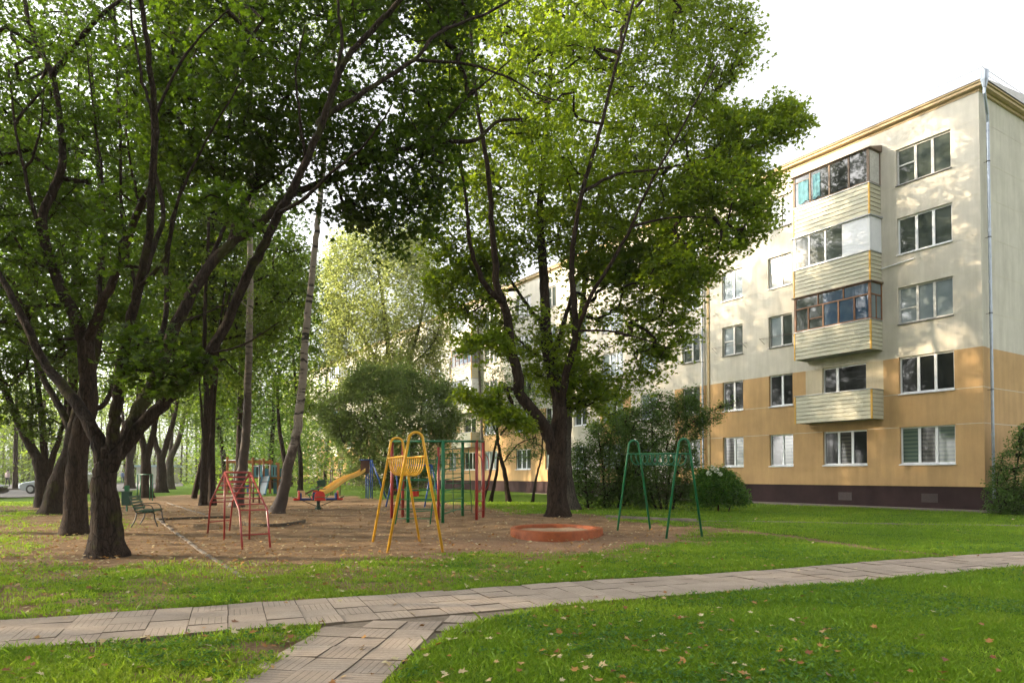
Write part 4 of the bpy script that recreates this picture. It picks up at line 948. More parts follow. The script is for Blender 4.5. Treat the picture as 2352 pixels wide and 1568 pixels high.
rowtree((371, 1126), 50, [([(371, 1126, 0), (370, 1080, 0), (368, 1050, 0), (355, 1010, 0), (352, 940, 0)], .42, .1), ([(370, 1060, 0), (388, 1000, 0), (404, 940, 0), (410, 860, 0)], .25, .08)], 'forked trunk right of the small pale hut', 53, [([(300, 700), (520, 700), (540, 850), (480, 940), (380, 960), (300, 900)], 3, 130, 26, .95, -.4, 3)])
rowtree((390, 1118), 60, [([(390, 1118, 0), (389, 1080, 0), (392, 1050, 0), (410, 1010, 0), (424, 950, 0), (436, 860, 0)], .42, .1), ([(389, 1070, 0), (394, 1010, 0), (396, 930, 0)], .2, .08)], 'narrow grey forked trunk farther right behind the pale hut', 54, [([(360, 740), (560, 740), (590, 900), (500, 980), (400, 980)], 3, 110, 26, 1.0, -.4, 3)], bk='barkg')
rowtree((298, 1115), 62, [([(298, 1115, 0), (297, 1070, 0), (296, 1050, 0), (285, 1000, 0), (280, 930, 0)], .45, .1), ([(298, 1060, 0), (312, 1000, 0), (318, 920, 0)], .25, .1)], 'stout trunk left of the small pale hut', 55, [([(200, 760), (360, 760), (380, 900), (320, 980), (220, 960)], 3, 110, 26, 1.0, -.4, 3)])
rowtree((690, 1122), 52, [([(690, 1122, 0), (690, 1060, 0), (684, 1000, 0), (680, 900, 0), (670, 780, 0)], .2, .08), ([(664, 1118, 0), (650, 1040, 0), (640, 960, 0), (636, 860, 0)], .22, .08)], 'two thin dark stems right behind the leaning white birch', 56, [([(600, 560), (740, 600), (790, 700), (780, 840), (740, 950), (660, 960), (600, 860), (570, 700)], 3.4, 300, 30, .95, -.5, 0)])
rowtree((610, 1112), 62, [([(620, 1112, 0), (622, 1050, 0), (628, 960, 0), (630, 860, 0)], .3, .1), ([(520, 1112, 0), (512, 1040, 0), (500, 960, 0), (505, 860, 0)], .3, .1)], 'dark trunk behind the blue playhouse', 57, [([(470, 620), (700, 620), (740, 800), (700, 960), (600, 990), (480, 960)], 3.5, 240, 30, 1.1, -.5, 2)])
# unseen trees added outside the frame for shade, and maples at the wood edge
def shadetree(x, y, h, rad, seed, lab='unseen maple added outside the frame for shade and reflections', grp='unseen maples added for shade and reflections'):
    r = np.random.default_rng(seed); root = empty('maple_tree', (x, y, gz(x, y)))
    tag(root, lab, 'tree', grp)
    mb = MB(); mb.tube([(0, 0, -.1), (.1, 0, 2), (0, .2, 5), (.2, 0, h * .9)], [.4, .28, .2, .04], 10); mb.build('trunk', M['bark'], root, sm=True)
    n = 420; q = r.normal(size=(n, 3)); q /= np.linalg.norm(q, axis=1)[:, None]; q *= (r.random(n) ** .35)[:, None] * np.array([rad, rad, h * .4])
    C = q + np.array([0, 0, h * .62]); A = C * .8
    leaves('crown', sprays(C, A, 34, 1.2, .5, r), .26, MAPLE3, M['leaf'], root, seed=seed)
for i, (x, y, h, rd_) in enumerate([(-15.5, 35, 21.5, 4.4), (-20, 31, 22, 4.8), (-17.5, 44, 21, 4.8), (-25, 39, 21, 5), (-27, 60, 19, 5)]):
    shadetree(x, y, h, rd_, 170 + i, ['tall leafy maple just behind the dark three-stemmed cluster', 'tall leafy maple standing behind the mossy leaning trunk', 'leafy maple behind the blue playhouse and its orange posts', 'broad leafy maple in front of the far road left of the hut', 'far leafy maple above the roof of the pale hut'][i], 'maples at the edge of the wood')
for i, (x, y, h, rd_) in enumerate([(-6, -9, 17, 5), (4, -12, 18, 5), (-14, 4.5, 17, 4.5), (-19, 11, 19, 5), (-12, -3, 16, 4.5), (-24, 19, 19, 5), (-30, 27, 19, 5.5), (-23, 3, 19, 5), (-31, 11, 20, 5.5), (-20, -7, 18, 5)]): shadetree(x, y, h, rd_, 70 + i)  # unseen maples added left of and behind the camera

# far wood
def farwood():
    r = np.random.default_rng(99); P = []; mbt = MB()
    for k in range(150):
        px = r.uniform(-700, 760); Y = r.uniform(70, 125)
        if 230 < px < 450: Y = r.uniform(120, 140)
        elif px <= 230: Y = r.uniform(92, 125)
        b = W(px, 1100, Y); x, y = b.x, Y
        z0 = gz(x, y); h = r.uniform(13, 21); rad = r.uniform(2.5, 4.2); n = 34
        mbt.tube([(x, y, z0 - .1), (x + r.normal(0, .3), y, z0 + h * .4), (x + r.normal(0, .8), y, z0 + h * .85)], [r.uniform(.14, .3), .13, .04], 5)
        q = r.normal(size=(n, 3)); q /= np.linalg.norm(q, axis=1)[:, None]; q *= (r.random(n) ** .4)[:, None] * np.array([rad, rad, h * .42])
        C = q + np.array([x, y, z0 + h * .56])
        for c in C: P.append(c + r.normal(0, 1, (26, 3)) * np.array([.75, .75, .35]))
    for k in range(120):  # unseen belt left of and behind the camera, added to darken window reflections
        if k < 75: x, y = r.uniform(-75, -44), r.uniform(-35, 75)
        else: x, y = r.uniform(-45, 40), r.uniform(-50, -30)
        z0 = gz(x, y); h = r.uniform(14, 19); n = 26
        mbt.tube([(x, y, z0 - .1), (x, y, z0 + h * .8)], [.25, .06], 5)
        q = r.normal(size=(n, 3)); q /= np.linalg.norm(q, axis=1)[:, None]; q *= (r.random(n) ** .4)[:, None] * np.array([4, 4, h * .5])
        for c in q + np.array([x, y, z0 + h * .5]): P.append(c + r.normal(0, 1, (22, 3)) * np.array([.9, .9, .6]))
    for k in range(430):
        px = r.uniform(-600, 800); Y = r.uniform(62, 120)
        if 225 < px < 450: Y = r.uniform(118, 135)
        elif px <= 230: Y = r.uniform(88, 120)
        b = W(px, 1100, Y); z0 = gz(b.x, Y)
        P.append(np.array([b.x, Y, z0 + 2.2]) + r.normal(0, 1, (150, 3)) * np.array([2.0, 1.2, 1.9]))
    Q = []
    for k in range(150):
        px = r.uniform(-500, 740); Y = r.uniform(56, 78); b = W(px, 1100, Y); z0 = gz(b.x, Y)
        if px < 470: continue
        for q in range(3): Q.append(np.array([b.x, Y, z0 + r.uniform(2.5, 8.5)]) + r.normal(0, 1, (95, 3)) * np.array([1.7, 1.3, .8]))
    o = mbt.build('distant_wood', M['bark']); tag(o, 'sunlit distant wood behind the playground with unseen trees added for reflections', 'wood', kind='stuff')
    c = leaves('foliage', np.concatenate(P), .34, OVAL, M['leaff'], o, seed=5); c['kind'] = 'stuff'
    c = leaves('foliage', np.concatenate(Q), .3, OVAL, M['leafs'], o, seed=6); c['kind'] = 'stuff'
farwood()

# ------------------------------------------------------------------ playground
def frame_arch(mb, foot_a, foot_b, h, r=.03, topw=.3):
    a, b = Vector(foot_a), Vector(foot_b); c = (a + b) / 2; u = (b - a).normalized(); hw = topw / 2
    zt = h - hw; pts = [a - Vector((0, 0, .05))]
    pl = c - u * hw + Vector((0, 0, 0)); pl.z = c.z + zt; pr = c + u * hw; pr.z = c.z + zt
    pts.append(pl)
    for k in range(1, 9):
        t = math.pi * k / 9; pts.append(c - u * hw * math.cos(t) + Vector((0, 0, zt + hw * math.sin(t))))
    pts.append(pr); pts.append(b - Vector((0, 0, .05)))
    mb.tube(pts, r, 10); return pl, pr, a, b
def monkey(name, label, feet, m, h, hr, ribs, drop, seat_r=.016):
    F_ = [G(*p) for p in feet]; root = empty(name, sum(F_, Vector()) / 4); tag(root, label, 'climbing frame', 'arched climbing frames')
    inv = Matrix.Translation(-root.location); ends = []
    for i in (0, 2):
        mb = MB(); pl, pr, a, b = frame_arch(mb, F_[i], F_[i + 1], h); mb.build('end_frame', m, root, sm=True).matrix_parent_inverse = inv
        za = (a.z + b.z) / 2; t = hr / (h - .15)
        ends.append((a.lerp(pl, t), b.lerp(pr, t)))
    for k in (0, 1):
        mb = MB(); mb.tube([ends[0][k], ends[1][k]], .022, 8); mb.build('rail', m, root, sm=True).matrix_parent_inverse = inv
    for i in range(ribs):
        t = (i + .7) / (ribs + .4); a = ends[0][0].lerp(ends[1][0], t); b = ends[0][1].lerp(ends[1][1], t); c = (a + b) / 2
        pts = [c + (a - c) * math.cos(math.pi * k / 12) - Vector((0, 0, drop * math.sin(math.pi * k / 12) ** .7)) for k in range(13)]
        mb = MB(); mb.tube(pts, seat_r, 6); mb.build('rung', m, root, sm=True).matrix_parent_inverse = inv
    return root
monkey('arched_climber', 'yellow tube climbing frame with two tall arches and a cradle of curved rungs', [(890, 1266), (1018, 1266), (856, 1242), (964, 1240)], M['yellow'], 2.52, 2.02, 9, .42, .015)
monkey('arched_climber', 'green tube climbing frame with two tall arches on the lawn edge right of the sandbox', [(1530, 1234), (1613, 1231), (1418, 1216), (1494, 1214)], M['green'], 2.5, 2.12, 9, .3)

def redladder():
    f1, f2 = G(557, 1259.5), G(621, 1255); b1, b2 = G(477, 1222), G(527, 1216.5); m1, m2 = G(515, 1238), G(573, 1236.5)
    c = (m1 + m2) / 2; root = empty('climbing_ladder', c); tag(root, 'dark red steel ladder arch in front of the birch trees', 'climbing ladder'); inv = Matrix.Translation(-c)
    def P(mb, n): mb.build(n, M['red'], root, sm=True).matrix_parent_inverse = inv
    tz = 1.66; t1 = Vector((m1.x, m1.y, m1.z + tz)); t2 = Vector((m2.x, m2.y, m2.z + tz))
    for f, b, m_, t in ((f1, b1, m1, t1), (f2, b2, m2, t2)):
        kf = f.lerp(m_, .16) + Vector((0, 0, .82)); kb = b.lerp(m_, .16) + Vector((0, 0, .82))
        mb = MB(); mb.tube([f - Vector((0, 0, .05)), f.lerp(kf, .6), kf, t], .024, 8); P(mb, 'leg')
        mb = MB(); mb.tube([b - Vector((0, 0, .05)), b.lerp(kb, .6), kb, t], .024, 8); P(mb, 'leg')
        mb = MB(); mb.tube([m_ - Vector((0, 0, .05)), t], .024, 8); P(mb, 'post')
    def kn(f, m_): return f.lerp(m_, .16) + Vector((0, 0, .82))
    for (fa, fb, ma, mb_) in ((f1, f2, m1, m2), (b1, b2, m1, m2)):
        ka, kb = kn(fa, ma), kn(fb, mb_)
        for i in range(7):
            t = i / 7; mb = MB(); mb.tube([ka.lerp(t1, t), kb.lerp(t2, t)], .016, 6); P(mb, 'rung')
        mb = MB(); mb.tube([fa.lerp(ka, .35), fb.lerp(kb, .35)], .016, 6); P(mb, 'rung')
    mb = MB(); mb.tube([t1, t2], .024, 8); P(mb, 'top_bar')
redladder()

def gym():
    P = {k: G(*v) for k, v in dict(E=(937, 1197.5), A=(1017, 1198.5), C=(1094.5, 1192), D=(1110, 1186), B=(1062.5, 1183), F=(900, 1188), Gd=(925, 1185.5), Hh=(1006.8, 1192)).items()}
    c = P['A'].copy(); root = empty('climbing_complex', c); tag(root, 'green and red climbing complex with wall bars and ladders behind the yellow frame', 'climbing complex'); inv = Matrix.Translation(-c)
    def B(mb, n, m='green'): mb.build(n, M[m], root, sm=True).matrix_parent_inverse = inv
    top = {}
    for k, p in P.items():
        red = k in 'C D F Gd Hh'.split(); h = 2.52 if k != 'Hh' else 2.3; q = p + Vector((0, 0, h)); top[k] = q
        mb = MB(); mb.tube([p - Vector((0, 0, .1)), q], .05 if k != 'Hh' else .04, 10); B(mb, 'post', 'red' if red else 'green')
    for a, b in (('F', 'E'), ('E', 'A'), ('A', 'C'), ('C', 'D'), ('D', 'B'), ('B', 'Gd'), ('Gd', 'F'), ('E', 'Gd'), ('A', 'B')):
        mb = MB(); mb.tube([top[a] - Vector((0, 0, .03)), top[b] - Vector((0, 0, .03))], .035, 8); B(mb, 'top_beam')
    def rungs(a, b, zs, m='green', r=.016):
        for z in zs:
            mb = MB(); mb.tube([P[a] + Vector((0, 0, z)), P[b] + Vector((0, 0, z))], r, 6); B(mb, 'rung', m)
    rungs('E', 'Hh', [.3, .62, .95, 1.3, 1.62, 1.9], 'green'); rungs('A', 'B', [.25, .6, .95, 1.3, 1.62, 1.95, 2.25])
    rungs('C', 'D', [.22, .55, .85], 'red'); rungs('F', 'Gd', [.4, .9], 'red')
    # sloped ladder to the left front
    a0, a1 = G(908, 1203), G(988, 1203); t0, t1 = top['E'] + (top['A'] - top['E']) * -.05 - Vector((0, 0, .5)), top['E'] + (top['A'] - top['E']) * .85 - Vector((0, 0, .5))
    for p, q in ((a0, t0), (a1, t1)):
        mb = MB(); mb.tube([p, q], .022, 8); B(mb, 'ladder_rail')
    for k in range(7):
        t = .08 + k * .14; mb = MB(); mb.tube([a0.lerp(t0, t), a1.lerp(t1, t)], .015, 6); B(mb, 'rung')
    # net of bars leaning away behind
    n0, n1 = G(1020, 1176), G(1084, 1177); u0, u1 = top['A'].lerp(top['C'], .05) - Vector((0, 0, .3)), top['A'].lerp(top['C'], .75) - Vector((0, 0, .3))
    for k in range(4):
        mb = MB(); mb.tube([n0.lerp(n1, k / 3), u0.lerp(u1, k / 3)], .014, 6); B(mb, 'ladder_rail')
    for k in range(7):
        t = .05 + k * .15; mb = MB(); mb.tube([n0.lerp(u0, t), n1.lerp(u1, t)], .012, 6); B(mb, 'rung')
    for k, s in (('C', 1), ('D', 1)):
        p = P[k]; o = Vector((.16, .05, 0)); mb = MB(); mb.tube(spline([p + Vector((0, 0, 2.1)), p + o + Vector((0, 0, 1.9)), p + o + Vector((.03, 0, 1.2)), p + o * .8 + Vector((0, 0, .95)), p + Vector((0, 0, .85))], 4), .014, 6); B(mb, 'handle', 'red')
gym()

def sandbox():
    c = Vector((1.12, 18.35, gz(1.12, 18.35))); root = empty('sandbox', c); tag(root, 'low round terracotta red sandbox ring filled with sand', 'sandbox')
    n = 64; mb = MB(); rx, ry, h = 1.16, 1.42, .175; ring = []
    def o(a, s):
        x = math.cos(a); y = math.sin(a); pt = 1 + .12 * max(0, math.cos(a)) ** 14
        return (rx * s * pt) * x, (ry * s) * y
    for i in range(n):
        a = 2 * math.pi * i / n
        for s, z in ((1.0, -.1), (1.0, h - .02), (.985, h), (.90, h), (.888, h - .02), (.888, -.1)):
            x, y = o(a, s); ring.append((x, y, z))
    fs = [(i * 6 + j, ((i + 1) % n) * 6 + j, ((i + 1) % n) * 6 + j + 1, i * 6 + j + 1) for i in range(n) for j in range(5)]
    mb.add(ring, fs); mb.build('rim', M['sandbox'], root)
    mb = MB(); m_ = 14; pts = [(0, 0, .10)]
    for k in range(1, m_ + 1):
        for i in range(n):
            x, y = o(2 * math.pi * i / n, (.892 * k / m_)); pts.append((x, y, .075 + .03 * float(fnoise(x * 3, y * 3, 0, 1.2))))
    fs = [(0, 1 + i, 1 + (i + 1) % n) for i in range(n)] + [(1 + (k - 1) * n + i, 1 + (k - 1) * n + (i + 1) % n, 1 + k * n + (i + 1) % n, 1 + k * n + i) for k in range(1, m_) for i in range(n)]
    mb.add(pts, fs); mb.build('sand', M['sand'], root, sm=True)
sandbox()

def bench():
    c = G(338, 1206); root = empty('park_bench', c, R(-72)); tag(root, 'dark green slatted park bench with curved iron legs beside the front left maple', 'bench')
    # local x along the length, y forward
    for sgn in (-1, 1):
        x = sgn * .62; mb = MB()
        mb.tube(spline([(x, .38, 0), (x, .30, .22), (x, .26, .40), (x, 0, .40), (x, -.16, .40), (x, -.27, .62), (x, -.36, .86)], 4), .018, 8)
        mb.tube(spline([(x, -.30, 0), (x, -.20, .2), (x, -.16, .40)], 4), .018, 8)
        mb.tube(spline([(x, .28, .41), (x, .20, .60), (x, -.05, .63), (x, -.27, .62)], 4), .013, 8); mb.build('leg', M['dkmetal'], root, sm=True)
    mb = MB()
    for k in range(6): mb.box((0, .26 - k * .078, .43 + .006 * abs(k - 2.5)), (1.5, .062, .03))
    mb.build('seat', M['greenb'], root, bev=.006)
    mb = MB()
    for k in range(5):
        t = k / 4; mb.box((0, -.20 - .15 * t, .52 + .33 * t), (1.5, .026, .062), Matrix.Rotation(R(24), 3, 'X'))
    mb.build('backrest', M['greenb'], root, bev=.006)
bench()
b2 = G(291, 1172); rb = empty('litter_bin', b2); tag(rb, 'small dark green litter bin on a post behind the bench', 'bin')
mb = MB(); mb.tube([(0, 0, -.1), (0, 0, .62)], .035, 8); mb.box((0, 0, .8), (.16, .08, .3)); mb.build('post', M['green'], rb)
mb = MB(); mb.box((0, 0, .45), (.30, .22, .5)); mb.box((0, 0, .715), (.32, .24, .03)); mb.build('container', M['greenb'], rb, bev=.01)

def bars(name, label, posts, tops, m, r=.03, bar=True, group=None):
    F_ = [G(*p) for p in posts]; root = empty(name, F_[0]); tag(root, label, 'exercise bar', group); inv = Matrix.Translation(-F_[0]); T_ = []
    for p, (px, py) in zip(F_, tops):
        h = W(px, py, p.y).z - p.z; q = p + Vector((0, 0, h)); T_.append(q)
        mb = MB(); mb.tube([p - Vector((0, 0, .1)), q], r, 8); mb.build('post', M[m], root, sm=True).matrix_parent_inverse = inv
    for i in range(len(T_) - 1):
        mb = MB(); mb.tube([T_[i], T_[i + 1]], r * .7, 8); mb.build('bar', M[m], root, sm=True).matrix_parent_inverse = inv
bars('parallel_bars', 'set of green steel bars in front of the small pale hut', [(315, 1147), (322, 1149), (350, 1149), (344, 1147)], [(315, 1089), (322, 1089), (350, 1089), (344, 1089)], 'green')
bars('pull_up_bar', 'dark brown pull-up bars on the lawn behind the yellow slide', [(743.5, 1136), (759, 1137), (763, 1136), (781, 1139)], [(743.5, 1078), (759, 1078), (763, 1078), (782, 1077.5)], 'brownred')
bars('pull_up_bar', 'narrow dark red gymnastics arch in front of the blue playhouse', [(582, 1152), (595, 1155)], [(582, 1070), (595, 1070)], 'brownred', .028)
bars('pull_up_bar', 'low dark red bar running in front of the playhouse slide', [(596, 1154), (643, 1152)], [(596, 1106), (643, 1105)], 'brownred', .024)
bars('pull_up_bar', 'dark red bar at mid height left of the gymnastics arch', [(560, 1158), (581, 1153)], [(560, 1097), (581, 1096)], 'brownred', .024)

def merry():
    c = G(731, 1169); root = empty('merry_go_round', c); tag(root, 'small merry-go-round with red and blue plastic seats round a green hand wheel', 'merry-go-round')
    mb = MB(); mb.tube([(0, 0, 0), (0, 0, .08), (0, 0, .09), (0, 0, .36)], [.12, .12, .065, .065], 12); mb.tube([(0, 0, .36), (0, 0, .8)], .03, 8); mb.build('post', M['greenb'], root)
    mb = MB(); n = 24; pts = [(.27 * math.cos(2 * math.pi * k / n), .27 * math.sin(2 * math.pi * k / n), .80) for k in range(n + 1)]; mb.tube(pts, .018, 6)
    for k in range(4): mb.tube([(0, 0, .8), (.27 * math.cos(k * 1.57), .27 * math.sin(k * 1.57), .8)], .012, 6)
    mb.build('hand_wheel', M['green'], root, sm=True)
    for k in range(4):
        a = R(20) + k * math.pi / 2; rot = Matrix.Rotation(a, 3, 'Z'); 
        mb = MB(); mb.tube([rot @ Vector((.05, 0, .12)), rot @ Vector((.6, 0, .35))], .016, 6); mb.tube([rot @ Vector((.05, 0, .36)), rot @ Vector((.9, 0, .36))], .02, 6); mb.build('arm', M['dkmetal'], root, sm=True)
        s_ = MB(); s_.box(rot @ Vector((.5, 0, .40)), (.42, .36, .07), rot.to_3x3()); s_.box(rot @ Vector((.66, 0, .52)), (.06, .34, .26), rot); so_ = s_.build('seat', M['bluepl'], root, bev=.02)
        b_ = MB(); pr = [(-.20, 0), (.20, 0), (.19, .22), (.13, .32), (0, .36), (-.13, .32), (-.19, .22)]
        b_.prism(pr, .70, .76, lambda p, q, d: tuple(rot @ Vector((d, p, .38 + q)))); b_.box(rot @ Vector((.84, 0, .40)), (.2, .40, .07), rot); b_.build('backrest', M['redpl'], root, bev=.012)
        h = MB(); h.tube(spline([rot @ Vector((.30, -.18, .44)), rot @ Vector((.36, -.2, .58)), rot @ Vector((.36, .2, .58)), rot @ Vector((.30, .18, .44))], 4), .012, 6); h.tube(spline([rot @ Vector((.8, -.16, .42)), rot @ Vector((.98, -.14, .5)), rot @ Vector((.98, .14, .5)), rot @ Vector((.8, .16, .42))], 4), .012, 6); h.build('handle', M['green'], root, sm=True)
merry()

def slide():
    c = G(850, 1145); root = empty('slide', c); tag(root, 'yellow wavy slide with blue ladder frame and brown side board', 'slide'); inv = Matrix.Translation(-c); Yp = c.y
    def B(mb, n, m, **k): mb.build(n, M[m], root, **k).matrix_parent_inverse = inv
    g = c.z
    ch = [W(834, 1081, Yp), W(818, 1091, Yp - .3), W(797, 1098, Yp - .8), W(780, 1107, Yp - 1.3), W(762, 1120, Yp - 2), W(745, 1130, Yp - 2.7), W(726, 1137, Yp - 3.3)]
    S = spline(ch, 4); mb = MB(); vs = []
    for i, p in enumerate(S):
        d = (S[min(i + 1, len(S) - 1)] - S[max(0, i - 1)]); n_ = Vector((-d.y, d.x, 0)).normalized()
        for o_, z in ((-.26, .14), (-.24, .14), (-.22, 0), (.22, 0), (.24, .14), (.26, .14), (.26, -.03), (-.26, -.03)): vs.append(p + n_ * o_ + Vector((0, 0, z)))
    mb.add(vs, [(i * 8 + j, i * 8 + (j + 1) % 8, (i + 1) * 8 + (j + 1) % 8, (i + 1) * 8 + j) for i in range(len(S) - 1) for j in range(8)] + [tuple(range(8)), tuple(range((len(S) - 1) * 8, len(S) * 8))]); B(mb, 'chute', 'slidey', sm=False)
    for (px, dy, tp) in ((845.5, 0, 1087), (855, 0, 1056), (841, 1.0, 1087), (851, 1.0, 1056)):
        p = W(px, 1120, Yp + dy); q = W(px, tp, Yp + dy); mb = MB(); mb.tube([(p.x, p.y, g - .1), (q.x, q.y, q.z)], .035, 8); B(mb, 'post', 'bluep', sm=True)
    mb = MB(); mb.tube([W(826, 1055.5, Yp), W(853, 1055.5, Yp)], .03, 6); mb.tube([W(826, 1055.5, Yp + 1), W(851, 1056, Yp + 1)], .03, 6); B(mb, 'top_bar', 'bluep', sm=True)
    for dy in (.02, 1.02):
        a, b = W(828, 1086, Yp + dy), W(848.5, 1057, Yp + dy); mb = MB(); mb.box2((a.x, a.y - .015, a.z), (b.x, a.y + .015, b.z)); B(mb, 'side_board', 'brownb')
    a, b = W(828, 1087, Yp), W(850, 1087, Yp + 1); mb = MB(); mb.box2((a.x, Yp, a.z - .04), (b.x, Yp + 1, a.z)); B(mb, 'platform', 'brownb')
    l0, l1 = W(853, 1056, Yp + .2), W(853, 1056, Yp + .8); f0, f1 = W(888, 1142, Yp + .2), W(886, 1142, Yp + .8); f0.z = f1.z = g
    for p, q in ((l0, f0), (l1, f1)):
        mb = MB(); mb.tube([p, q], .03, 8); B(mb, 'ladder_rail', 'bluep', sm=True)
    for k in range(1, 8):
        mb = MB(); a, b = l0.lerp(f0, k / 8.5), l1.lerp(f1, k / 8.5); mb.box((a + b) / 2, (.12, .6, .03)); B(mb, 'step', 'bluep')
slide()

def swing():
    c = G(905, 1161); root = empty('swing', c); tag(root, 'blue A-frame swing with one red toddler seat behind the climbing complex', 'swing'); inv = Matrix.Translation(-c)
    def B(mb, n, m, **k): mb.build(n, M[m], root, **k).matrix_parent_inverse = inv
    tl, tr = W(908, 1068, c.y), W(992, 1068, c.y)
    for t, (a, b) in ((tl, (886, 919)), (tr, (975, 1011))):
        for px, dy in ((a, -.5), (b, .5)):
            f = W(px, 1160, c.y + dy); f.z = gz(f.x, f.y) - .05; mb = MB(); mb.tube([f, t], .035, 8); B(mb, 'leg', 'bluep', sm=True)
    mb = MB(); mb.tube([tl, tr], .04, 8); B(mb, 'top_bar', 'bluep', sm=True)
    s_ = W(952, 1140, c.y)
    for d in (-.16, .16):
        mb = MB(); mb.tube([Vector((s_.x + d, s_.y, tl.z)), Vector((s_.x + d, s_.y, s_.z + .32))], .008, 5); B(mb, 'chain', 'steel', sm=True)
    mb = MB(); n = 16; vs = []
    for z, rr in ((0, .12), (0.02, .19), (.30, .19), (.33, .17), (.32, .165), (.03, .165), (.02, .1)):
        for k in range(n): vs.append((s_.x + rr * math.cos(6.2832 * k / n), s_.y + rr * math.sin(6.2832 * k / n), s_.z + z))
    mb.add(vs, [(i * n + j, i * n + (j + 1) % n, (i + 1) * n + (j + 1) % n, (i + 1) * n + j) for i in range(6) for j in range(n)] + [tuple(range(n)), tuple(range(6 * n, 7 * n))]); B(mb, 'seat', 'redpl', sm=False)
swing()

def seesaw():
    c = G(722, 1149); root = empty('seesaw', c); tag(root, 'brown seesaw with green and beige seat boards behind the merry-go-round', 'seesaw'); inv = Matrix.Translation(-c); Y = c.y
    def B(mb, n, m, **k): mb.build(n, M[m], root, **k).matrix_parent_inverse = inv
    a, b = W(692, 1138, Y - .2), W(738, 1115, Y + .5)
    mb = MB(); mb.tube([a, b], .045, 8); B(mb, 'beam', 'brownred', sm=True)
    m_ = a.lerp(b, .62); mb = MB()
    for dx in (-.15, .15): mb.tube([(m_.x + dx, m_.y, c.z - .05), m_], .03, 6)
    B(mb, 'stand', 'red', sm=True)
    mb = MB(); mb.box(b + Vector((0, 0, .12)), (.44, .05, .36), Matrix.Rotation(R(-8), 3, 'Y')); mb.box(b + Vector((-.12, 0, -.04)), (.45, .25, .04)); B(mb, 'seat', 'greenb', bev=.01)
    mb = MB(); mb.box(a + Vector((0, 0, .12)), (.38, .05, .3)); mb.box(a + Vector((.1, 0, .03)), (.4, .25, .04)); B(mb, 'seat', 'beigeb', bev=.01)
seesaw()

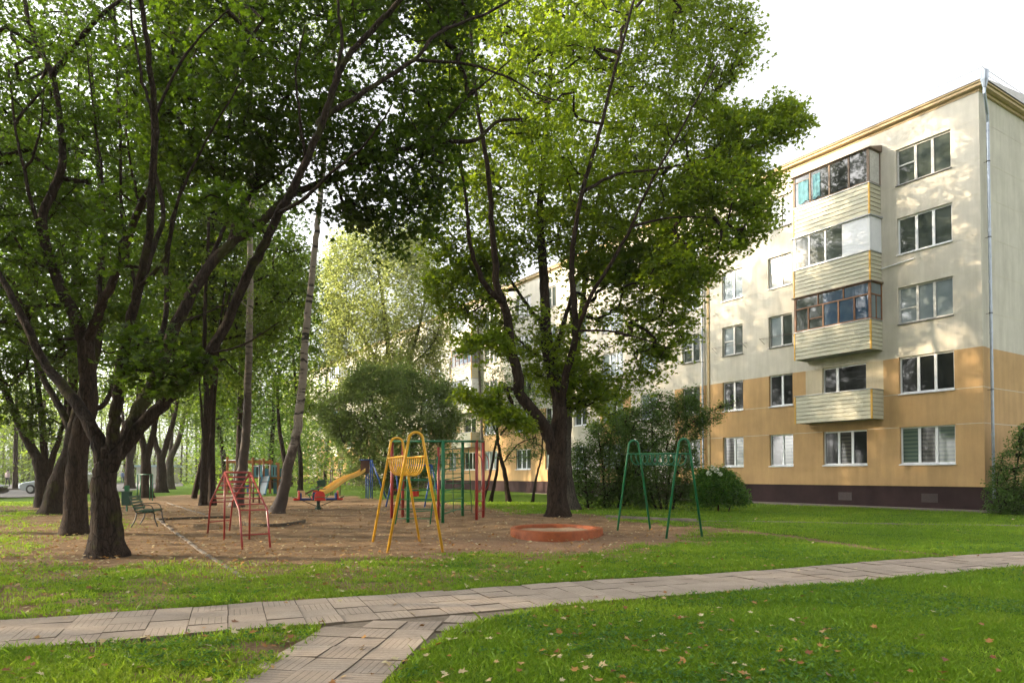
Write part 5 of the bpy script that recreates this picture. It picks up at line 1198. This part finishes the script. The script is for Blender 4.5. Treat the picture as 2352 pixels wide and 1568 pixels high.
def playhouse():
    c = G(605, 1134); Y = c.y; root = empty('playhouse', c); tag(root, 'blue and orange timber play tower with a steel slide behind the red ladder', 'playhouse'); inv = Matrix.Translation(-c); g = c.z
    def B(mb, n, m, **k): mb.build(n, M[m], root, **k).matrix_parent_inverse = inv
    k_ = Y / FD; X = lambda px: W(px, 1100, Y).x; Z = lambda py: W(600, py, Y).z
    for px, top, dy in ((522, 1049, 0), (581, 1050, 0), (605, 1052, 0), (639, 1062, 0), (622, 1061, 1.2), (581, 1052, 1.3), (605, 1054, 1.3), (522, 1050, 1.6), (639, 1064, 1.3)):
        mb = MB(); mb.box2((X(px) - .07, Y + dy - .07, g - .1), (X(px) + .07, Y + dy + .07, Z(top))); B(mb, 'post', 'orpost', bev=.015)
    for dy in (0, 1.5):
        mb = MB(); mb.box2((X(519), Y + dy - .05, Z(1063)), (X(608), Y + dy + .05, Z(1057))); B(mb, 'beam', 'orpost')
    mb = MB(); mb.box2((X(580), Y, Z(1098)), (X(641), Y + 1.3, Z(1095))); B(mb, 'platform', 'orpost')
    for i, (x0, x1, slots) in enumerate(((583, 602, (590, 591.5)), (622.5, 640, (628.5, 634.5)))):
        mb = MB(); mb.box2((X(x0), Y - .03, Z(1095)), (X(x1), Y + .0, Z(1067.5))); o = mb.build('wall_panel', M['ltblue'], root); o.matrix_parent_inverse = inv
        for s_ in slots:
            q = MB(); q.box2((X(s_) - .035, Y - .035, Z(1091)), (X(s_) + .035, Y - .031, Z(1072))); q.build('slot', M['dkmetal'], o)
    mb = MB(); mb.box2((X(583), Y + 1.27, Z(1095)), (X(641), Y + 1.3, Z(1075))); B(mb, 'wall_panel', 'dkblue')
    mb = MB(); mb.box2((X(624), Y + .35, g + .02), (X(640), Y + .38, Z(1098))); B(mb, 'wall_panel', 'dkblue')
    mb = MB()
    for px in (604, 620.5): mb.tube([(X(px), Y - .05, Z(1094)), (X(px), Y - .05, Z(1066))], .03, 6)
    mb.tube([(X(604), Y - .05, Z(1067.5)), (X(620.5), Y - .05, Z(1067.5))], .025, 6); B(mb, 'handrail', 'steel', sm=True)
    t = [(X(612), Y - .05, Z(1093)), (X(617), Y - .9, Z(1112)), (X(622), Y - 1.7, Z(1131)), (X(627), Y - 2.1, Z(1134.5)), (X(628), Y - 2.5, Z(1135.5))]
    S = [Vector(p) for p in t]; w_ = .23
    mb = MB(); mb.add([p + Vector((s * w_, 0, 0)) for p in S for s in (-1, 1)], [(2 * i, 2 * i + 1, 2 * i + 3, 2 * i + 2) for i in range(4)]); mb.add([p + Vector((s * w_, 0, -.02)) for p in S for s in (-1, 1)], [(2 * i, 2 * i + 2, 2 * i + 3, 2 * i + 1) for i in range(4)]); B(mb, 'chute', 'steel')
    for s in (-1, 1):
        mb = MB(); vs = []
        for p in S: vs += [p + Vector((s * (w_ + .0), 0, .12)), p + Vector((s * (w_ + .04), 0, .12)), p + Vector((s * (w_ + .04), 0, -.12)), p + Vector((s * w_, 0, -.12))]
        mb.add(vs, [(i * 4 + j, i * 4 + (j + 1) % 4, i * 4 + 4 + (j + 1) % 4, i * 4 + 4 + j) for i in range(4) for j in range(4)] + [(0, 1, 2, 3), (16, 17, 18, 19)]); B(mb, 'slide_side', 'dkblue')
    mb = MB()
    for i in range(7): mb.tube([(X(526), Y + .05, g + .3 + i * .27), (X(545), Y + .05, g + .3 + i * .27)], .015, 5)
    mb.tube([(X(536), Y + .05, g + .1), (X(536), Y + .05, Z(1062))], .03, 6); mb.tube([(X(545), Y + .05, g + 0), (X(545), Y + .05, Z(1062))], .015, 5); B(mb, 'climbing_rungs', 'steel', sm=True)
    mb = MB(); mb.tube([(X(515), Y + .0, Z(1057)), (X(600), Y, Z(1053.5))], .03, 6); B(mb, 'handrail', 'steel', sm=True)
    mb = MB(); mb.box2((X(568), Y - .4, g + .5), (X(578), Y - .2, g + .62)); mb.tube([(X(573), Y - .3, g - .05), (X(573), Y - .3, g + .5)], .06, 8); B(mb, 'spring_seat', 'bluepl')
playhouse()

# lamp post
lb = G(1111.5, 1172); root = empty('street_lamp', lb); tag(root, 'tall thin street lamp with one curved arm in front of the building', 'street lamp'); inv = Matrix.Translation(-lb)
Yl = lb.y; mb = MB()
mb.tube([(lb.x, lb.y, lb.z - .1), W(1110, 1140, Yl), W(1105, 950, Yl), W(1100.5, 850, Yl), W(1098, 752, Yl)], [.07, .065, .05, .045, .04], 10); mb.build('pole', M['galv'], root, sm=True).matrix_parent_inverse = inv
mb = MB(); mb.tube(spline([W(1098, 752, Yl), W(1095, 740, Yl - .1), W(1086, 730, Yl - .25), W(1070, 722, Yl - .5), W(1048, 713, Yl - .8)], 4), .03, 8); mb.build('arm', M['galv'], root, sm=True).matrix_parent_inverse = inv
h0, h1 = W(1050, 714, Yl - .8), W(1032, 708, Yl - 1.0); mb = MB(); d = (h1 - h0); mb.tube([h0, h0 + d * .3, h0 + d * .8, h1], [.04, .1, .09, .03], 10); mb.build('lamp_head', M['steel'], root, sm=True).matrix_parent_inverse = inv

# hut
hb_ = G(348, 1109); Y = hb_.y; root = empty('utility_hut', hb_); tag(root, 'small pale utility hut with light blue roof beyond the far lawn', 'hut'); inv = Matrix.Translation(-hb_)
a, b = W(313, 1100, Y), W(382, 1072, Y)
mb = MB(); mb.box2((a.x, Y, hb_.z - .2), (b.x, Y + 4, b.z)); mb.build('wall', M['hut'], root).matrix_parent_inverse = inv
mb = MB(); mb.box2((a.x - .2, Y - .2, b.z + .003), (b.x + .2, Y + 4.2, b.z + .28)); mb.build('roof', M['hutroof'], root).matrix_parent_inverse = inv
mb = MB(); mb.box2((a.x + .8, Y - .04, hb_.z), (a.x + 1.9, Y - .003, b.z - .4)); mb.build('door', M['greysill'], root).matrix_parent_inverse = inv

# ------------------------------------------------------------------ cars
def car(label, loc, rz, m, L_=4.4, wagon=True, rack=False):
    root = empty('parked_car', loc, rz); tag(root, label, 'car', 'cars parked on the left road')
    W2 = .85; h = 1.43
    low = [(-L_ / 2, .32), (-L_ / 2 + .02, .62), (-L_ / 2 + .25, .74), (-L_ / 2 + 1.0, .86), (-L_ / 2 + 1.2, .9), (L_ / 2 - .1, .95), (L_ / 2, .8), (L_ / 2 - .02, .35), (L_ / 2 - .4, .22), (-L_ / 2 + .3, .22)]
    mb = MB(); n = len(low); vs = []
    for y, s in ((-W2, .96), (-W2 + .08, 1), (W2 - .08, 1), (W2, .96)):
        for x, z in low: vs.append((x * s, y, .3 + (z - .3) * (1 if abs(y) < W2 else .96)))
    mb.add(vs, [(i * n + j, i * n + (j + 1) % n, (i + 1) * n + (j + 1) % n, (i + 1) * n + j) for i in range(3) for j in range(n)] + [tuple(range(n)), tuple(range(3 * n, 4 * n))])
    xr = L_ / 2 - .15 if wagon else L_ / 2 - .75
    cab = [(-L_ / 2 + 1.15, .88), (-L_ / 2 + 1.85, h - .04), (-L_ / 2 + 2.2, h), (xr - .35, h - .02), (xr - .1 + (0 if wagon else -.3), h - .1), (xr, .94)]
    n = len(cab); vs = []
    for y, s in ((-.80, 0), (-.62, 1), (.62, 1), (.80, 0)):
        for x, z in cab: vs.append((x, y, z if s else .88 + (z - .88) * .05))
    mb.add(vs, [(i * n + j, i * n + (j + 1) % n, (i + 1) * n + (j + 1) % n, (i + 1) * n + j) for i in range(3) for j in range(n)])
    mb.build('body', m, root, bev=.02)
    def sidew(x0, x1, x2, x3, y):
        s_ = 1 if y > 0 else -1; o_ = .006
        f = lambda x, z: (x, s_ * (.80 - .18 * (z - .9) / (h - .9) + o_), z)
        return [f(x0, .93), f(x1, .93), f(x2, h - .10), f(x3, h - .10)]
    g = MB()
    for y in (-1, 1):
        g.add(sidew(-L_ / 2 + 1.35, -L_ / 2 + 2.35, -L_ / 2 + 2.35, -L_ / 2 + 1.85, y), [(0, 1, 2, 3)]); g.add(sidew(-L_ / 2 + 2.43, -L_ / 2 + 3.25, -L_ / 2 + 3.2, -L_ / 2 + 2.43, y), [(0, 1, 2, 3)])
        if wagon: g.add(sidew(-L_ / 2 + 3.33, xr - .25, xr - .4, -L_ / 2 + 3.28, y), [(0, 1, 2, 3)])
    x0, x1 = -L_ / 2 + 1.2, -L_ / 2 + 1.82
    g.add([(x0 - .004, -.68, .94), (x0 - .004, .68, .94), (x1 - .01, .58, h - .06), (x1 - .01, -.58, h - .06)], [(0, 1, 2, 3)]); g.build('windows', M['gdark'], root)
    for sx in (-L_ / 2 + .85, L_ / 2 - .85):
        for sy in (-1, 1):
            t = MB(); t.tube([(sx, sy * .70, .31), (sx, sy * .86, .31)], .31, 20); w_ = t.build('wheel', M['tyre'], root); q = MB(); q.tube([(sx, sy * .84, .31), (sx, sy * .87, .31)], .19, 14); q.build('rim', M['rim'], w_)
    for sy in (-1, 1):
        q = MB(); q.box((-L_ / 2 + .06, sy * .6, .64), (.12, .36, .13)); q.build('headlight', M['lens'], root, bev=.02)
    q = MB(); q.box((-L_ / 2 + .01, 0, .42), (.08, 1.62, .12)); q.build('bumper', M['dkmetal'], root)
    if rack:
        q = MB()
        for y in (-.55, .55): q.tube([(-.3, y, h + .07), (1.6, y, h + .07)], .02, 6)
        for x in (0, 1.2): q.tube([(x, -.55, h + .07), (x, .55, h + .07)], .02, 6)
        q.box((.6, 0, h + .17), (1.5, .75, .14)); q.build('roof_box', M['white'], root)
p = G(125, 1133.5); q1, q2 = G(50, 1134), G(208, 1133)
car('silver estate car with roof box seen from its side between the left maple trunks', (p.x + .35, p.y, gz(p.x, p.y) + .03), R(2), M['carsilver'], 4.5, True, True)
car('dark brown car parked just behind the silver estate car', (p.x - .15, p.y + 2.9, gz(p.x, p.y + 2.9) + .03), R(4), M['carbrown'], 4.3, True)
p = G(-45, 1146); car('black car cut off by the left edge of the picture', (p.x - 2.3, p.y + 1.5, gz(p.x, p.y) + .02), R(180), M['carblack'], 4.3, False)

# ------------------------------------------------------------------ people (small, far away)
def person(label, loc, h, top, bottom, stride=.18):
    me = bpy.data.meshes.new('person'); s = h / 1.75
    V_ = [(0, 0, .92), (0, 0, 1.15), (0, 0, 1.42), (0, 0, 1.52), (0, 0, 1.64), (.17, 0, 1.40), (.22, .02, 1.12), (.20, -.06, .88), (-.17, 0, 1.40), (-.22, -.02, 1.12), (-.20, .08, .88),
          (.09, 0, .86), (.10, stride * .6, .48), (.10, stride, .06), (-.09, 0, .86), (-.10, -stride * .3, .48), (-.10, -stride, .06), (.10, stride - .14, .03), (-.10, -stride - .14, .03)]
    E_ = [(0, 1), (1, 2), (2, 3), (3, 4), (2, 5), (5, 6), (6, 7), (2, 8), (8, 9), (9, 10), (0, 11), (11, 12), (12, 13), (0, 14), (14, 15), (15, 16), (13, 17), (16, 18)]
    rad = [.14, .13, .15, .055, .09, .065, .05, .035, .065, .05, .035, .09, .065, .045, .09, .065, .045, .04, .04]
    me.from_pydata([(x * s, y * s, z * s) for x, y, z in V_], E_, [])
    o = bpy.data.objects.new('person', me); col.objects.link(o); o.location = loc
    md = o.modifiers.new('skin', 'SKIN'); md.use_smooth_shade = True
    for v, q in zip(me.skin_vertices[0].data, rad): v.radius = (q * s, q * s)
    me.skin_vertices[0].data[0].use_root = True
    sb = o.modifiers.new('sub', 'SUBSURF'); sb.levels = 1; sb.render_levels = 1
    m, N, L, b = mat('clothes_' + top); tc = N.new('ShaderNodeTexCoord'); sp = N.new('ShaderNodeSeparateXYZ'); L.new(tc.outputs['Object'], sp.inputs[0])
    c = {'pink': (.58, .45, .46), 'denim': (.07, .1, .2), 'dark': (.03, .03, .04), 'blue': (.12, .17, .34)}
    mr = N.new('ShaderNodeMapRange'); L.new(sp.outputs[2], mr.inputs[0]); mr.inputs[1].default_value = 0; mr.inputs[2].default_value = 1.8 * s
    r = ramp(N, L, mr.outputs[0], [(0, c[bottom]), (.52, c[top]), (.84, (.42, .25, .18))]); r.color_ramp.interpolation = 'CONSTANT'
    L.new(r.outputs[0], b.inputs['Base Color']); b.inputs['Roughness'].default_value = .9; me.materials.append(m)
    hm = MB(); vs = []
    for i in range(7):
        a = math.pi * i / 6
        for j in range(10):
            t = 6.2832 * j / 10; vs.append((.098 * s * math.sin(a) * math.cos(t), .03 * s + .10 * s * math.sin(a) * math.sin(t), (1.665 + .11 * math.cos(a)) * s))
    hm.add(vs, [(i * 10 + j, i * 10 + (j + 1) % 10, i * 10 + 10 + (j + 1) % 10, i * 10 + 10 + j) for i in range(6) for j in range(10)]); ho = hm.build('hair', M['hair'], o, sm=True)
    tag(o, label, 'person'); return o
p = G(17, 1118); person('person in pale pink jacket and dark trousers walking on the road', (p.x, p.y, gz(p.x, p.y) + .03), 1.7, 'pink', 'dark')
p = G(281, 1108.5); person('distant person in blue standing between the trunks beside the pale hut', (p.x, p.y, gz(p.x, p.y)), 1.75, 'blue', 'denim', .08)

# ------------------------------------------------------------------ air
mb = MB(); mb.box2((-170, -60, -1.2), (140, 190, 30)); hz = mb.build('haze', M['steel']); tag(hz, 'thin sunlit evening haze in the air', 'haze', kind='stuff')
hm_ = bpy.data.materials.new('haze'); hm_.use_nodes = True; hm_.node_tree.nodes.clear()
o_ = hm_.node_tree.nodes.new('ShaderNodeOutputMaterial'); v_ = hm_.node_tree.nodes.new('ShaderNodeVolumePrincipled')
v_.inputs['Density'].default_value = .0004; v_.inputs['Color'].default_value = (1, .97, .9, 1); v_.inputs['Anisotropy'].default_value = .3
hm_.node_tree.links.new(v_.outputs[0], o_.inputs['Volume']); hz.data.materials[0] = hm_
# ------------------------------------------------------------------ grass and litter
def in_view(x, y): return np.abs(x - 0) < .84 * y + 1.2
def grass():
    r = np.random.default_rng(4); n = 1150000
    y = 3.6 * (34 / 3.6) ** r.random(n)                     # pdf ~ 1/y : dense near the camera
    x = r.uniform(-1, 1, n) * (.84 * y + .8)
    d, _ = masks(x, y); p1, p2 = path_d(x, y); pd = np.minimum(p1, p2)
    th = fnoise(x, y, 0, 2.2) * .25 + fnoise(x, y, 7, .6) * .2
    keep = (r.random(n) > d * 1.06 - .03 + np.clip(-th, 0, .4)) & (pd > .02 - .05 * r.random(n)) & (r.random(n) < np.clip(.9 - (y - 24) * .05, .2, 1))
    # not under the building
    ux, uy = x - XC, y - YC; inb = (-math.cos(TH) * ux - math.sin(TH) * uy) < .8
    keep &= ~inb
    keep &= np.hypot((x - 1.12) / 1.16, (y - 18.35) / 1.42) > 1.02
    x, y = x[keep], y[keep]; n = len(x)
    z = H(x, y) - .01
    hgt = (.024 + .028 * r.random(n) + .02 * np.clip(fnoise(x, y, 3, 1.5), -1, 1)) * (1 + .01 * y); hgt *= np.where(r.random(n) < .04, 1.7, 1)
    hgt *= np.where(pd[keep] < .12, 1.35, 1)
    wd = (.0028 + .0018 * r.random(n)) * (1 + .075 * y)
    a = r.uniform(0, 6.283, n); lean = r.normal(0, .5, (n, 2)) * hgt[:, None]
    dx, dy = np.cos(a) * wd, np.sin(a) * wd
    V = np.empty((n, 4, 3)); V[:, 0] = np.stack([x - dx, y - dy, z], -1); V[:, 1] = np.stack([x + dx, y + dy, z], -1)
    V[:, 2] = np.stack([x + dx * .7 + lean[:, 0] * .4, y + dy * .7 + lean[:, 1] * .4, z + hgt * .6], -1)
    V[:, 3] = np.stack([x + lean[:, 0], y + lean[:, 1], z + hgt], -1)
    F_ = np.array([(0, 1, 2), (0, 2, 3)])[None] + (np.arange(n) * 4)[:, None, None]
    me = bpy.data.meshes.new('grass'); mesh_from(me, V.reshape(-1, 3), F_.reshape(-1, 3))
    rv = np.clip(.42 + .30 * fnoise(x, y, 9, .9) + .25 * (1 - smooth(-3, 4, x)) + r.normal(0, .2, n), 0, 1)
    at = me.attributes.new('rnd', 'FLOAT', 'FACE'); at.data.foreach_set('value', np.repeat(rv, 2).astype(np.float32))
    me.materials.append(M['grass']); o = bpy.data.objects.new('grass', me); col.objects.link(o); tag(o, 'short green lawn grass with worn patches', 'grass', kind='stuff')
grass()
def weeds():
    r = np.random.default_rng(8); n = 16000
    y = 3.8 * (16 / 3.8) ** r.random(n); x = r.uniform(-1, 1, n) * (.84 * y + .8)
    d, _ = masks(x, y); p1, p2 = path_d(x, y)
    k = (r.random(n) > d) & (np.minimum(p1, p2) > .03) & (fnoise(x, y, 5, 1.0) > .0); x, y = x[k], y[k]
    P = np.stack([x, y, H(x, y) + .035 + .02 * r.random(len(x))], -1)
    P = (P[:, None] + r.normal(0, .03, (len(P), 5, 3)) * np.array([1, 1, .3])).reshape(-1, 3)
    o = leaves('ground_weeds', P, .04, OVAL, M['leafh'], tilt=.5, seed=2); tag(o, 'broad-leaved weeds and clover in the lawn', 'weeds', kind='stuff')
weeds()
def litter():
    r = np.random.default_rng(6); n = 20000
    y = 4.0 * (30 / 4.0) ** r.random(n); x = r.uniform(-1, 1, n) * (.84 * y + .6)
    d, _ = masks(x, y); p1, p2 = path_d(x, y); pd = np.minimum(p1, p2)
    left = 1 - smooth(-1, 5, x - .2 * y)
    keep = (r.random(n) < np.where(pd < 0, .015, .022 + .75 * left * d * smooth(9, 13, y) + .07 * left)) & (np.hypot((x - 1.12) / 1.16, (y - 18.35) / 1.42) > 1.02)
    x, y = x[keep], y[keep]; pdk = pd[keep]
    z = H(x, y) + np.where(pdk < 0, .025, .03 + .03 * r.random(len(x)) * (1 - d[keep]))
    m = leafmat('fallen_leaf', (.16, .05, .02), (.40, .20, .05), (.50, .44, .26), (.5, .3, .05), .15)
    o = leaves('leaf_litter', np.stack([x, y, z], -1), .075, MAPLE5, m, tilt=.3, seed=3, fold=-.12); tag(o, 'scattered yellow and brown fallen maple leaves', 'fallen leaves', kind='stuff')
litter()
